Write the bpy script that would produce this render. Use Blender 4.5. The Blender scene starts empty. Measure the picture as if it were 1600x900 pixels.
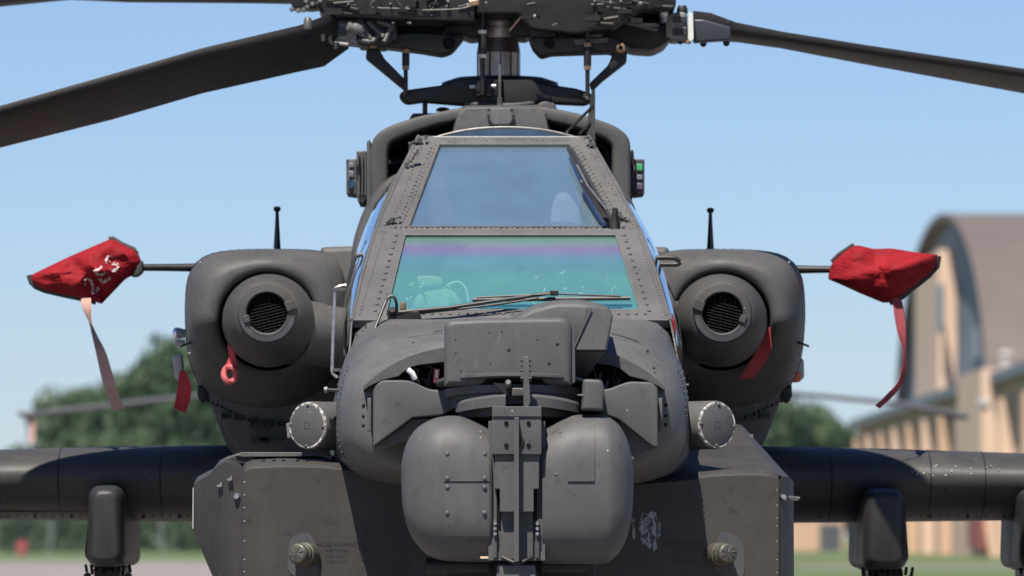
import bpy, bmesh, math, random
from mathutils import Vector, Matrix, noise
R = math.radians
rnd = random.Random(7)
SC = bpy.context.scene
COL = SC.collection

# ------------------------------------------------------------------ camera, sky, sun, exposure
F = 11600.0                      # focal length in pixels of a 1600 wide picture
CAM = Vector((0, -27, 1.5))
HOR = 838.0                      # row of the horizon
PITCH = math.atan((HOR-450)/F)
cd = bpy.data.cameras.new("camera"); cam = bpy.data.objects.new("camera", cd); COL.objects.link(cam)
cam.location = CAM; cam.rotation_euler = (R(90)+PITCH, 0, 0)
cd.sensor_width = 36; cd.lens = 36*F/1600; cd.clip_start = .5; cd.clip_end = 30000
cd.dof.use_dof = True; cd.dof.focus_distance = 28.0; cd.dof.aperture_fstop = 5.8
SC.camera = cam

SUN_EL, SUN_AZ = 61.0, 199.0     # azimuth clockwise from +Y; 180 = behind the camera, 200 = to its left
w = bpy.data.worlds.new("World"); SC.world = w; w.use_nodes = True
nt = w.node_tree; bg = nt.nodes['Background']
sky = nt.nodes.new('ShaderNodeTexSky'); sky.sky_type = 'NISHITA'; sky.sun_disc = False
sky.sun_elevation = R(SUN_EL); sky.sun_rotation = R(SUN_AZ)
sky.altitude = 1000; sky.air_density = 1.0; sky.dust_density = 0.12; sky.ozone_density = 4.0
tint = nt.nodes.new('ShaderNodeMix'); tint.data_type = 'RGBA'; tint.blend_type = 'MULTIPLY'
tint.inputs[0].default_value = 1.0; tint.inputs[7].default_value = (0.82, 0.92, 1.19, 1)
nt.links.new(sky.outputs[0], tint.inputs[6]); nt.links.new(tint.outputs[2], bg.inputs[0])
bg.inputs[1].default_value = 0.05
sl = bpy.data.lights.new("sun", 'SUN'); sun = bpy.data.objects.new("sun", sl); COL.objects.link(sun)
sl.energy = 5.0; sl.angle = R(.53); sl.color = (1.0, .93, .83)
az = R(SUN_AZ); sd = Vector((math.sin(az)*math.cos(R(SUN_EL)), math.cos(az)*math.cos(R(SUN_EL)), math.sin(R(SUN_EL))))
sun.rotation_euler = sd.to_track_quat('Z', 'Y').to_euler()
sun.location = (0, 0, 50)
SC.view_settings.view_transform = 'Standard'; SC.view_settings.look = 'None'
SC.view_settings.exposure = 0.92; SC.view_settings.gamma = 1
SC.cycles.max_bounces = 8; SC.cycles.transparent_max_bounces = 12

# ------------------------------------------------------------------ helpers
_cp, _sp = math.cos(PITCH), math.sin(PITCH)
def P(px, py, Y):
    """photo pixel + real distance Y -> point of the place"""
    u = (px-800)/F; v = -(py-450)/F
    d = Vector((u, _cp - v*_sp, _sp + v*_cp))
    return CAM + d*((Y-CAM.y)/d.y)
def S(Y): return (Y-CAM.y)/F     # metres per pixel at Y

ORG = {}
def origin(o): return ORG.get(o, Vector((0, 0, 0)))
def tag(o, label=None, cat=None, group=None, kind=None):
    if label: o['label'] = label
    if cat: o['category'] = cat
    if group: o['group'] = group
    if kind: o['kind'] = kind
    return o
def empty(name, loc):
    o = bpy.data.objects.new(name, None); COL.objects.link(o); o.location = loc; ORG[o] = Vector(loc); return o
def obj(name, V, Fc, mat, parent=None, smooth=40, bevel=0, seg=2, org=None, label=None, kind=None):
    V = [Vector(v) for v in V]
    if org is None:
        lo = Vector([min(v[i] for v in V) for i in range(3)]); hi = Vector([max(v[i] for v in V) for i in range(3)])
        org = (lo+hi)/2
    me = bpy.data.meshes.new(name); me.from_pydata([v-org for v in V], [], Fc)
    bm = bmesh.new(); bm.from_mesh(me); bmesh.ops.recalc_face_normals(bm, faces=bm.faces); bm.to_mesh(me); bm.free()
    me.materials.append(mat)
    if smooth:
        me.polygons.foreach_set('use_smooth', [True]*len(me.polygons))
        if not bevel: me.set_sharp_from_angle(angle=R(smooth))
    o = bpy.data.objects.new(name, me); COL.objects.link(o)
    ORG[o] = Vector(org); o.parent = parent; o.location = Vector(org)-origin(parent)
    if bevel:
        m = o.modifiers.new('bevel', 'BEVEL'); m.width = bevel; m.segments = seg; m.limit_method = 'ANGLE'; m.angle_limit = R(32); m.harden_normals = True
    if label: o['label'] = label
    if kind: o['kind'] = kind
    return o
class MB:
    def __init__(s): s.V = []; s.F = []
    def add(s, V, Fc):
        n = len(s.V); s.V += [Vector(v) for v in V]; s.F += [[i+n for i in f] for f in Fc]; return s
    def build(s, name, mat, parent=None, **k): return obj(name, s.V, s.F, mat, parent, **k)
def loft(rings, cap0=True, cap1=True, closed=True):
    n = len(rings[0]); V = [v for r in rings for v in r]; Fc = []
    for k in range(len(rings)-1):
        for i in range(n if closed else n-1):
            j = (i+1) % n
            Fc.append([k*n+i, k*n+j, (k+1)*n+j, (k+1)*n+i])
    if cap0: Fc.append(list(range(n)))
    if cap1: Fc.append([(len(rings)-1)*n+i for i in range(n)])
    return V, Fc
def prism(pts, Y0, Y1):
    """true extrusion straight back along +Y of an outline standing at Y0"""
    a = [P(x, y, Y0) for x, y in pts]; b = [v+Vector((0, Y1-Y0, 0)) for v in a]
    return loft([a, b])
class RP(list): pass
def rp(pts, r, seg=4):
    """round the corners of a pixel outline"""
    out = RP(); out.raw = pts; out.r = r; out.seg = seg; n = len(pts)
    for i in range(n):
        p = Vector(pts[i][:2]); a = Vector(pts[i-1][:2])-p; b = Vector(pts[(i+1) % n][:2])-p
        rr = pts[i][2] if len(pts[i]) > 2 else r
        d = min(rr, a.length*.48, b.length*.48)
        d = max(d, .05)
        s = p+a.normalized()*d; e = p+b.normalized()*d
        for k in range(seg+1):
            t = k/seg; q = s*(1-t)**2 + p*2*t*(1-t) + e*t*t; out.append((q.x, q.y))
    return out
def resample(pts, n, closed=True, smooth=True):
    """catmull-rom through the points, n even samples by arc length"""
    m = len(pts); dense = []
    Q = [Vector(p) for p in pts]
    K = m if closed else m-1
    for i in range(K):
        if closed: p0, p1, p2, p3 = Q[i-1], Q[i], Q[(i+1) % m], Q[(i+2) % m]
        else: p0, p1, p2, p3 = Q[max(i-1, 0)], Q[i], Q[i+1], Q[min(i+2, m-1)]
        for k in range(12):
            t = k/12
            if smooth: dense.append(.5*((2*p1)+(-p0+p2)*t+(2*p0-5*p1+4*p2-p3)*t*t+(-p0+3*p1-3*p2+p3)*t**3))
            else: dense.append(p1*(1-t)+p2*t)
    dense.append(Q[0] if closed else Q[-1])
    L = [0]
    for i in range(1, len(dense)): L.append(L[-1]+(dense[i]-dense[i-1]).length)
    out = []; j = 0; tot = L[-1]; cnt = n if closed else n-1
    for k in range(n):
        t = tot*k/cnt
        while j < len(L)-2 and L[j+1] < t: j += 1
        f = (t-L[j])/max(L[j+1]-L[j], 1e-9); out.append(dense[j].lerp(dense[j+1], min(f, 1)))
    return out
def tube(path, r, n=8, caps=True):
    path = [Vector(p) for p in path]; rings = []
    rs = r if isinstance(r, (list, tuple)) else [r]*len(path)
    up = Vector((0.13, .21, 1)).normalized()
    for i, p in enumerate(path):
        d = (path[min(i+1, len(path)-1)]-path[max(i-1, 0)]).normalized()
        a = d.cross(up)
        if a.length < .1: a = d.cross(Vector((1, 0, 0)))
        a.normalize(); b = d.cross(a)
        rings.append([p+(a*math.cos(2*math.pi*k/n)+b*math.sin(2*math.pi*k/n))*rs[i] for k in range(n)])
    return loft(rings, caps, caps)
def curve_path(pts, n=24): return resample(pts, n, closed=False)
def lathe(c, axis, prof, n=32, cap0=True, cap1=True):
    """prof: (distance along axis, radius)"""
    axis = Vector(axis).normalized(); a = axis.cross(Vector((0, 0, 1)))
    if a.length < .1: a = axis.cross(Vector((1, 0, 0)))
    a.normalize(); b = axis.cross(a)
    rings = [[Vector(c)+axis*t+(a*math.cos(2*math.pi*k/n)+b*math.sin(2*math.pi*k/n))*r for k in range(n)] for t, r in prof]
    return loft(rings, cap0, cap1)
def box(c, s, rz=0):
    x, y, z = s[0]/2, s[1]/2, s[2]/2; M = Matrix.Rotation(rz, 3, 'Z')
    V = [Vector(c)+M@Vector((sx*x, sy*y, sz*z)) for sx in (-1, 1) for sy in (-1, 1) for sz in (-1, 1)]
    return V, [[0, 1, 3, 2], [4, 6, 7, 5], [0, 4, 5, 1], [2, 3, 7, 6], [0, 2, 6, 4], [1, 5, 7, 3]]
def dome(c, nrm, r, h=.55, n=8):
    return lathe(c, nrm, [(-.2*r, r), (h*.55*r, r*.86), (h*r, r*.45), (h*1.12*r, r*.08)], n, False, True)
def rivet_line(mb, a, b, n, r, nrm, ends=True):
    a, b = Vector(a), Vector(b)
    for i in range(n):
        t = i/(n-1) if n > 1 else .5
        mb.add(*dome(a.lerp(b, t), nrm, r*rnd.uniform(.88, 1.1)))
def offset_poly(pts, d):
    """inset/outset of a closed 3d planar-ish loop given as px tuples: scale about centroid by distance d px"""
    n = len(pts); out = []
    A = sum(pts[i][0]*pts[(i+1) % n][1]-pts[(i+1) % n][0]*pts[i][1] for i in range(n)); sg = 1 if A > 0 else -1
    for i in range(n):
        p = Vector(pts[i][:2]); a = (p-Vector(pts[i-1][:2])); b = (Vector(pts[(i+1) % n][:2])-p)
        if a.length < 1e-6 or b.length < 1e-6: out.append((p.x, p.y)); continue
        a.normalize(); b.normalize(); na = Vector((a.y, -a.x))*sg; nb = Vector((b.y, -b.x))*sg
        m = (na+nb); m = m/max(m.length_squared, .3)*2*1.0
        out.append((p.x+m.x*d, p.y+m.y*d))
    return out
def pillow(pts, Y0, Y1, b=6, bd=None, steps=3):
    """extrusion with a rounded front edge: b px round, bd metres deep"""
    bd = bd if bd is not None else b*S(Y0); rings = []
    for k in range(steps+1):
        t = k/steps*math.pi/2
        ins = b*(1-math.sin(t))
        if isinstance(pts, RP):
            o_ = offset_poly(pts.raw, -ins); q = rp([(o_[i][0], o_[i][1], max(.4, (pts.raw[i][2] if len(pts.raw[i]) > 2 else pts.r)-ins*.6)) for i in range(len(o_))], 1, pts.seg)
        else: q = offset_poly(pts, -ins)
        rings.append([P(x, y, Y0)+Vector((0, bd*(1-math.cos(t)), 0)) for x, y in q])
    rings.append([v+Vector((0, Y1-Y0-bd, 0)) for v in rings[-1]])
    return loft(rings)
_fc = {}
def text_mesh(s, size=1.0, off=0.0):
    cu = bpy.data.curves.new('t', 'FONT'); cu.body = s; cu.size = size; cu.align_x = 'CENTER'; cu.resolution_u = 2; cu.offset = off
    o = bpy.data.objects.new('t', cu); COL.objects.link(o)
    dg = bpy.context.evaluated_depsgraph_get(); me = bpy.data.meshes.new_from_object(o.evaluated_get(dg))
    V = [v.co.copy() for v in me.vertices]; Fc = [list(p.vertices) for p in me.polygons]
    bpy.data.objects.remove(o); bpy.data.curves.remove(cu); bpy.data.meshes.remove(me); return V, Fc

# ------------------------------------------------------------------ materials
def mat_new(name):
    m = bpy.data.materials.new(name); m.use_nodes = True; t = m.node_tree; return m, t, t.nodes['Principled BSDF']
def N(t, typ, **k):
    n = t.nodes.new(typ)
    for a, b in k.items(): setattr(n, a, b)
    return n
def pos_noise(t, scale, detail=4, rough=.55, stretch=None):
    g = N(t, 'ShaderNodeNewGeometry'); v = g.outputs['Position']
    if stretch:
        mp = N(t, 'ShaderNodeMapping'); mp.inputs['Scale'].default_value = stretch; t.links.new(v, mp.inputs[0]); v = mp.outputs[0]
    n = N(t, 'ShaderNodeTexNoise'); n.inputs['Scale'].default_value = scale; n.inputs['Detail'].default_value = detail; n.inputs['Roughness'].default_value = rough
    t.links.new(v, n.inputs['Vector']); return n.outputs['Fac']
def ramp(t, src, stops):
    r = N(t, 'ShaderNodeValToRGB'); e = r.color_ramp.elements
    while len(e) < len(stops): e.new(.5)
    for i, (p, c) in enumerate(stops):
        e[i].position = p; e[i].color = (*c, 1) if len(c) == 3 else c
    t.links.new(src, r.inputs[0]); return r.outputs[0]
def mixc(t, fac, a, b, mode='MIX'):
    m = N(t, 'ShaderNodeMix', data_type='RGBA', blend_type=mode)
    if isinstance(fac, (int, float)): m.inputs[0].default_value = fac
    else: t.links.new(fac, m.inputs[0])
    for i, v in ((6, a), (7, b)):
        if isinstance(v, tuple): m.inputs[i].default_value = (*v, 1)
        else: t.links.new(v, m.inputs[i])
    return m.outputs[2]
def g3(v): return (v, v, v)
def paint(name, base, rough=.5, var=.22, chips=.5, bump=.25, dust=.25):
    m, t, b = mat_new(name)
    big = pos_noise(t, 2.3, 5, .6); streak = pos_noise(t, 9, 4, .6, (1, 1, .22)); fine = pos_noise(t, 160, 3, .6)
    lo = tuple(c*(1-var) for c in base); hi = tuple(c*(1+var) for c in base)
    c = ramp(t, big, [(.3, lo), (.7, hi)])
    stain = ramp(t, pos_noise(t, 19, 5, .7), [(.56, g3(1)), (.70, g3(.68))]); c = mixc(t, 1.0, c, stain, 'MULTIPLY')
    rub = ramp(t, pos_noise(t, 34, 5, .75, (1, 1, .3)), [(.60, g3(0)), (.72, g3(.30))]); c = mixc(t, rub, c, tuple(min(1, x*2.1+.01) for x in base))
    dustc = tuple(min(1, x*1.55+.012) for x in base)
    sf = ramp(t, streak, [(.52, g3(0)), (.78, g3(dust))])
    c = mixc(t, sf, c, dustc)
    if chips:
        g = N(t, 'ShaderNodeNewGeometry'); v = N(t, 'ShaderNodeTexVoronoi'); v.inputs['Scale'].default_value = 26
        t.links.new(g.outputs['Position'], v.inputs['Vector'])
        d = N(t, 'ShaderNodeMath', operation='LESS_THAN'); t.links.new(v.outputs['Distance'], d.inputs[0]); d.inputs[1].default_value = .075
        sep = N(t, 'ShaderNodeSeparateColor'); t.links.new(v.outputs['Color'], sep.inputs[0])
        k = N(t, 'ShaderNodeMath', operation='LESS_THAN'); t.links.new(sep.outputs[0], k.inputs[0]); k.inputs[1].default_value = .16*chips
        mm = N(t, 'ShaderNodeMath', operation='MULTIPLY'); t.links.new(d.outputs[0], mm.inputs[0]); t.links.new(k.outputs[0], mm.inputs[1])
        c = mixc(t, mm.outputs[0], c, (.32, .31, .29))
        k2 = N(t, 'ShaderNodeMath', operation='GREATER_THAN'); t.links.new(sep.outputs[1], k2.inputs[0]); k2.inputs[1].default_value = 1-.12*chips
        d2 = N(t, 'ShaderNodeMapRange'); t.links.new(v.outputs['Distance'], d2.inputs[0]); d2.inputs[1].default_value = .22; d2.inputs[2].default_value = .1; d2.inputs[3].default_value = 0; d2.inputs[4].default_value = .45
        mm2 = N(t, 'ShaderNodeMath', operation='MULTIPLY'); t.links.new(d2.outputs[0], mm2.inputs[0]); t.links.new(k2.outputs[0], mm2.inputs[1])
        c = mixc(t, mm2.outputs[0], c, tuple(x*.45 for x in base))
    t.links.new(c, b.inputs['Base Color'])
    r = N(t, 'ShaderNodeMapRange'); t.links.new(streak, r.inputs[0]); r.inputs[3].default_value = rough-.1; r.inputs[4].default_value = rough+.12
    t.links.new(r.outputs[0], b.inputs['Roughness'])
    b.inputs['Specular IOR Level'].default_value = .33
    bp = N(t, 'ShaderNodeBump'); bp.inputs['Strength'].default_value = bump; bp.inputs['Distance'].default_value = .0012
    t.links.new(fine, bp.inputs['Height']); t.links.new(bp.outputs[0], b.inputs['Normal'])
    return m
def plain(name, col, rough=.6, metal=0, var=.15, scale=20, spec=.5, bump=0):
    m, t, b = mat_new(name)
    c = ramp(t, pos_noise(t, scale, 4), [(.3, tuple(x*(1-var) for x in col)), (.7, tuple(min(1, x*(1+var)) for x in col))])
    t.links.new(c, b.inputs['Base Color']); b.inputs['Roughness'].default_value = rough; b.inputs['Metallic'].default_value = metal
    b.inputs['Specular IOR Level'].default_value = spec
    if bump:
        bp = N(t, 'ShaderNodeBump'); bp.inputs['Strength'].default_value = bump; bp.inputs['Distance'].default_value = .01
        t.links.new(pos_noise(t, scale*2, 4), bp.inputs['Height']); t.links.new(bp.outputs[0], b.inputs['Normal'])
    return m
OD = (.079, .0775, .0765)
M_paint = paint('olive_grey_paint', OD)
M_bay = paint('bay_paint', (.0335, .0315, .0292), rough=.55)
M_turret = paint('turret_grey_paint', (.0645, .0645, .067), rough=.56, var=.12, chips=.25)
M_cowl = paint('cowling_paint', (.058, .0575, .0575), rough=.6, chips=.3)
M_wing = paint('wing_paint', (.040, .0388, .0365), rough=.52, chips=1.2)
M_blade = paint('blade_black', (.013, .0115, .0105), rough=.6, chips=.1, bump=.1)
M_dark = plain('dark_metal', (.010, .0095, .009), .5, .0, .3, 30, .35)
M_black = plain('black_cavity', (.006, .006, .006), .9, 0, spec=.1)  # solid black also stands in for dark openings and gaps
M_rubber = plain('black_rubber', (.018, .018, .019), .5, 0)
M_steel = plain('worn_steel', (.42, .40, .38), .35, .9, .25, 60)
M_mast = plain('mast_steel', (.50, .46, .44), .42, .6, .3, 14)
M_silver = plain('pale_casting', (.15, .145, .14), .5, .3, .3, 60)
M_brass = plain('brass_bush', (.30, .20, .12), .45, .7, .3, 60)
M_cast = plain('grey_casting', (.065, .063, .06), .5, .2, .3, 30)
M_blue = plain('blue_window', (.06, .24, .34), .15)
M_green = plain('green_window', (.05, .30, .14), .2)
M_pale = plain('pale_window', (.12, .13, .16), .25)
M_trim = plain('black_binding', (.025, .027, .027), .75)
M_white = plain('white_stencil', (.66, .60, .60), .8, 0, .3, 120)
M_strap = plain('faded_pink_strap', (.44, .27, .22), .8, 0, .12, 30)
M_strapred = plain('dull_red_strap', (.22, .035, .045), .8, 0, .2, 30)
M_flag = plain('bright_red_flag', (.36, .012, .02), .7, 0, .2, 30)
M_stencil = plain('dark_stencil', (.018, .0185, .021), .6, 0, .2, 100)
M_lamp = plain('clear_lamp', (.8, .85, .9), .08, .8)
M_lens = plain('grey_lamp_lens', (.35, .34, .33), .3)
M_seat = plain('seat_fabric', (.34, .42, .28), .9)
M_panel = plain('cockpit_black', (.03, .032, .034), .7)
M_glareshield = plain('glareshield_grey', (.34, .36, .34), .8)
M_helmet = plain('pale_headrest', (.85, .87, .88), .6)
def fabric(name, col):
    m, t, b = mat_new(name)
    c = ramp(t, pos_noise(t, 14, 4), [(.3, tuple(x*.72 for x in col)), (.7, tuple(min(1, x*1.12) for x in col))])
    t.links.new(c, b.inputs['Base Color']); b.inputs['Roughness'].default_value = .75; b.inputs['Specular IOR Level'].default_value = .15
    bp = N(t, 'ShaderNodeBump'); bp.inputs['Strength'].default_value = .6; bp.inputs['Distance'].default_value = .02
    t.links.new(pos_noise(t, 16, 3, .5, (1, 1, 2.2)), bp.inputs['Height']); t.links.new(bp.outputs[0], b.inputs['Normal'])
    return m
M_red = fabric('red_cover_cloth', (.21, .008, .013))
def chipped():
    m, t, b = mat_new('chipped_white_ring')
    f = ramp(t, pos_noise(t, 55, 5, .7), [(.47, g3(0)), (.56, g3(1))])
    t.links.new(mixc(t, f, OD, (.45, .43, .40)), b.inputs['Base Color']); b.inputs['Roughness'].default_value = .7; return m
M_chip = chipped()
def scuff():
    m, t, b = mat_new('scuffed_primer')
    f = ramp(t, pos_noise(t, 85, 6, .8, (1, 1, .38)), [(.43, g3(0)), (.52, g3(1))])
    c = mixc(t, f, (.05, .052, .055), (.23, .25, .28)); t.links.new(c, b.inputs['Base Color']); b.inputs['Roughness'].default_value = .8
    tr = N(t, 'ShaderNodeBsdfTransparent'); mx = N(t, 'ShaderNodeMixShader')
    t.links.new(f, mx.inputs[0]); t.links.new(tr.outputs[0], mx.inputs[1]); t.links.new(b.outputs[0], mx.inputs[2])
    t.links.new(mx.outputs[0], t.nodes['Material Output'].inputs[0]); return m
M_scuff = scuff()
def glass(name, refl_col, trans_col, base=.45, band=None, sky_sheen=None, fw=.12):
    m, t, b = mat_new(name); t.nodes.remove(b)
    gl = N(t, 'ShaderNodeBsdfGlossy'); gl.inputs['Roughness'].default_value = .015
    tr = N(t, 'ShaderNodeBsdfTransparent'); tr.inputs[0].default_value = (*trans_col, 1)
    if band:
        g = N(t, 'ShaderNodeNewGeometry'); sp = N(t, 'ShaderNodeSeparateXYZ'); t.links.new(g.outputs['Position'], sp.inputs[0])
        mr = N(t, 'ShaderNodeMapRange'); t.links.new(sp.outputs[2], mr.inputs[0]); mr.inputs[1].default_value = band[0]; mr.inputs[2].default_value = band[1]
        nz = pos_noise(t, 2.5, 2); ad = N(t, 'ShaderNodeMath', operation='MULTIPLY_ADD'); t.links.new(nz, ad.inputs[0]); ad.inputs[1].default_value = .06; t.links.new(mr.outputs[0], ad.inputs[2])
        col = ramp(t, ad.outputs[0], band[2]); t.links.new(col, gl.inputs[0])
    else: gl.inputs[0].default_value = (*refl_col, 1)
    lw = N(t, 'ShaderNodeLayerWeight'); lw.inputs[0].default_value = .5; pw = N(t, 'ShaderNodeMath', operation='POWER'); t.links.new(lw.outputs['Facing'], pw.inputs[0]); pw.inputs[1].default_value = 4.0
    mr = N(t, 'ShaderNodeMapRange'); t.links.new(pw.outputs[0], mr.inputs[0]); mr.inputs[3].default_value = base; mr.inputs[4].default_value = 1.0
    mx = N(t, 'ShaderNodeMixShader'); t.links.new(mr.outputs[0], mx.inputs[0]); t.links.new(tr.outputs[0], mx.inputs[1]); t.links.new(gl.outputs[0], mx.inputs[2])
    outp = mx.outputs[0]
    if sky_sheen:   # diffuse layer paints reflected sky colour into the pane
        df = N(t, 'ShaderNodeBsdfDiffuse')
        if band: t.links.new(ramp(t, ad.outputs[0], [(p, tuple(min(1, x*1.0) for x in c)) for p, c in band[2]]), df.inputs[0])
        else: df.inputs[0].default_value = (*sky_sheen, 1)
        fz = N(t, 'ShaderNodeMapRange'); t.links.new(pos_noise(t, 5, 4, .6), fz.inputs[0]); fz.inputs[3].default_value = fw*.7; fz.inputs[4].default_value = fw*1.3
        m2 = N(t, 'ShaderNodeMixShader'); t.links.new(fz.outputs[0], m2.inputs[0]); t.links.new(outp, m2.inputs[1]); t.links.new(df.outputs[0], m2.inputs[2]); outp = m2.outputs[0]
    t.links.new(outp, t.nodes['Material Output'].inputs[0]); return m
M_glass_up = glass('upper_windshield_glass', (.92, .96, 1.0), (.92, .96, .98), .46, sky_sheen=(.42, .66, .85), fw=.085)
M_glass_side = glass('side_glass', (.95, .98, 1.0), (.5, .6, .6), .75)

# ------------------------------------------------------------------ ground and sky setting
def ground_mat(name, a, b2, scale, rough=.9):
    m, t, b = mat_new(name); f = pos_noise(t, scale, 6, .65); f2 = pos_noise(t, scale*.07, 3)
    c = ramp(t, f, [(.35, a), (.65, b2)]); c = mixc(t, ramp(t, f2, [(.4, g3(.0)), (.6, g3(.35))]), c, tuple(x*.75 for x in a), 'MIX')
    t.links.new(c, b.inputs['Base Color']); b.inputs['Roughness'].default_value = rough; return m
def sheet(name, x0, x1, y0, y1, z, mat):
    return tag(obj(name, [(x0, y0, z), (x1, y0, z), (x1, y1, z), (x0, y1, z)], [[0, 1, 2, 3]], mat, smooth=0), kind='structure')
M_grass = ground_mat('mown_grass', (.06, .09, .025), (.09, .12, .038), .35)
M_apron = ground_mat('pale_concrete_apron', (.16, .145, .135), (.20, .182, .170), .8)
sheet('ground', -6000, 6000, -400, 14000, -.008, M_grass)
M_joint = plain('joint_sealant', (.09, .085, .08), .8)
sheet('apron', -700, 700, -200, 200, 0.0, M_apron)
sheet('apron', -700, 8, 200.0, 412, 0.0, M_apron)
sheet('service_road', 14, 60, 325, 350, 0.0, M_apron)
jm = MB()
for i in range(-20, 21): jm.add([(i*7.5-.03, -60, .004), (i*7.5+.03, -60, .004), (i*7.5+.03, 400, .004), (i*7.5-.03, 400, .004)], [[0, 1, 2, 3]])
for i in range(60): jm.add([(-150, -50+i*7.5, .006), (150, -50+i*7.5, .006), (150, -49.94+i*7.5, .006), (-150, -49.94+i*7.5, .006)], [[0, 1, 2, 3]])
tag(jm.build('apron_joint', M_joint, smooth=0), kind='structure')

# ------------------------------------------------------------------ THE HELICOPTER
HB = Vector((0, 4.0, 0.0))
H = empty('attack_helicopter', HB)
tag(H, 'dark olive grey attack helicopter facing the camera, with round sensor turret drums on its nose', 'helicopter')
def part(name, vf, mat, parent=H, **k): return obj(name, vf[0], vf[1], mat, parent, **k)

def mirror_half(half, c):
    """half: (dx,y) from top centre down to bottom centre -> closed loop"""
    L = [(c+dx, y) for dx, y in half]; Rr = [(c-dx, y) for dx, y in half[::-1]]
    if abs(half[0][0]) < .1: Rr = Rr[:-1]
    if abs(half[-1][0]) < .1: Rr = Rr[1:]
    return L+Rr
# --- fuselage below the canopy sill
secs = [
 (0.62, 802, [(0, 545), (110, 548), (190, 566), (238, 592), (258, 622), (262, 665), (255, 698), (228, 726), (160, 744), (0, 752)]),
 (0.95, 801, [(0, 520), (110, 523), (200, 536), (250, 566), (266, 602), (272, 670), (267, 706), (236, 736), (160, 754), (0, 762)]),
 (1.32, 800, [(0, 497), (120, 499), (222, 503), (252, 545), (271, 598), (278, 680), (272, 722), (240, 750), (150, 768), (0, 780)]),
 (1.42, 800, [(0, 500), (120, 502), (226, 506), (254, 545), (272, 600), (279, 680), (273, 726), (240, 756), (150, 776), (0, 790)]),
]
NR = 72
def ring_from(sec, n=NR):
    Y, c, h = sec
    return [P(q.x, q.y, Y) for q in resample([(x, y, 0) for x, y in mirror_half(h, c)], n)]
nose_rings = [ring_from(s) for s in secs]
# rounded front edge, closed front face behind the turret
Yc, cc, hh = secs[0]
def scaled(f): return [(dx*f, 665+(y-665)*(1-(1-f)*1.0)) for dx, y in hh]
lead = [ring_from((Y, cc, scaled(f))) for Y, f in [(.598, .80), (.602, .85), (.614, .895), (.636, .935), (.668, .968), (.71, .99)]]
V, Fc = loft(lead+[ring_from((.76, cc-.3, [(dx*1.01, y-8 if y < 650 else y+2) for dx, y in hh]))]+nose_rings[1:], True, True)
part('nose', (V, Fc), M_paint, smooth=60)
for bx0, bx1 in ((626, 700), (900, 984)): part('black_opening_block', prism(rp([(bx0, 576, 8), (bx0+20, 567, 6), (bx1-20, 567, 6), (bx1, 576, 8), (bx1, 640), (bx0, 640)], 6), .588, .70), M_black, smooth=0)  # solid black blocks paint in the darkness of the nose cavities
# bright arch band at the front edge of the nose opening
def band(xs, inner_y, outer_y, Y0, Y1, mat, name='arch_band'):
    a = [P(x, outer_y(x), Y0) for x in xs]; b = [P(x, inner_y(x), Y0) for x in xs]
    a2 = [P(x, outer_y(x), Y0)+Vector((0, Y1-Y0, 0)) for x in xs]; b2 = [P(x, inner_y(x), Y0)+Vector((0, Y1-Y0, 0)) for x in xs]
    rings = [[a[i], b[i], b2[i], a2[i]] for i in range(len(xs))]
    part(name, loft(rings), mat, bevel=.003)
def _ip(tab):
    def f(x):
        d = abs(x-803)
        for (a, b), (c, e) in zip(tab, tab[1:]):
            if d <= c: return b+(e-b)*(d-a)/(c-a)
        return tab[-1][1]
    return f
arch_o = _ip([(0, 537), (60, 538), (110, 542), (140, 548), (165, 556), (190, 568), (210, 581), (225, 593), (236, 604)])
arch_i = _ip([(0, 558), (60, 561), (110, 566), (153, 571), (168, 577), (180, 588), (205, 594), (225, 603), (236, 611)])
band([803+(i/30-1)*236 for i in range(61)], arch_i, arch_o, .50, .64, M_turret)
# lower fuselage + rear fuselage
low = [
 (1.42, 800, [(0, 505), (150, 506), (228, 508), (256, 560), (274, 610), (280, 690), (262, 760), (200, 850), (150, 960), (0, 1000)]),
 (2.6, 796, [(0, 560), (150, 562), (225, 566), (254, 585), (272, 615), (280, 690), (268, 770), (220, 880), (160, 980), (0, 1010)]),
 (4.5, 786, [(0, 560), (150, 562), (215, 566), (245, 585), (262, 615), (270, 690), (262, 770), (220, 880), (160, 980), (0, 1010)]),
 (5.5, 782, [(0, 540), (150, 542), (215, 550), (245, 585), (255, 615), (262, 690), (255, 770), (220, 870), (160, 960), (0, 990)]),
 (9.0, 770, [(0, 560), (80, 565), (120, 580), (150, 600), (165, 640), (168, 690), (160, 730), (130, 790), (80, 820), (0, 830)]),
 (13.2, 765, [(0, 610), (30, 613), (52, 620), (62, 640), (66, 660), (66, 680), (60, 700), (50, 720), (30, 730), (0, 733)]),
]
part('fuselage', loft([ring_from(s) for s in low], True, True), M_paint, smooth=50)
# vertical tail, far behind
part('tail_fin', loft([[P(760, 640, 13.0), P(768, 640, 13.0), P(768, 640, 14.0), P(760, 640, 14.0)], [P(762, 430, 13.7), P(767, 430, 13.7), P(767, 430, 14.4), P(762, 430, 14.4)]]), M_paint)

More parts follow.
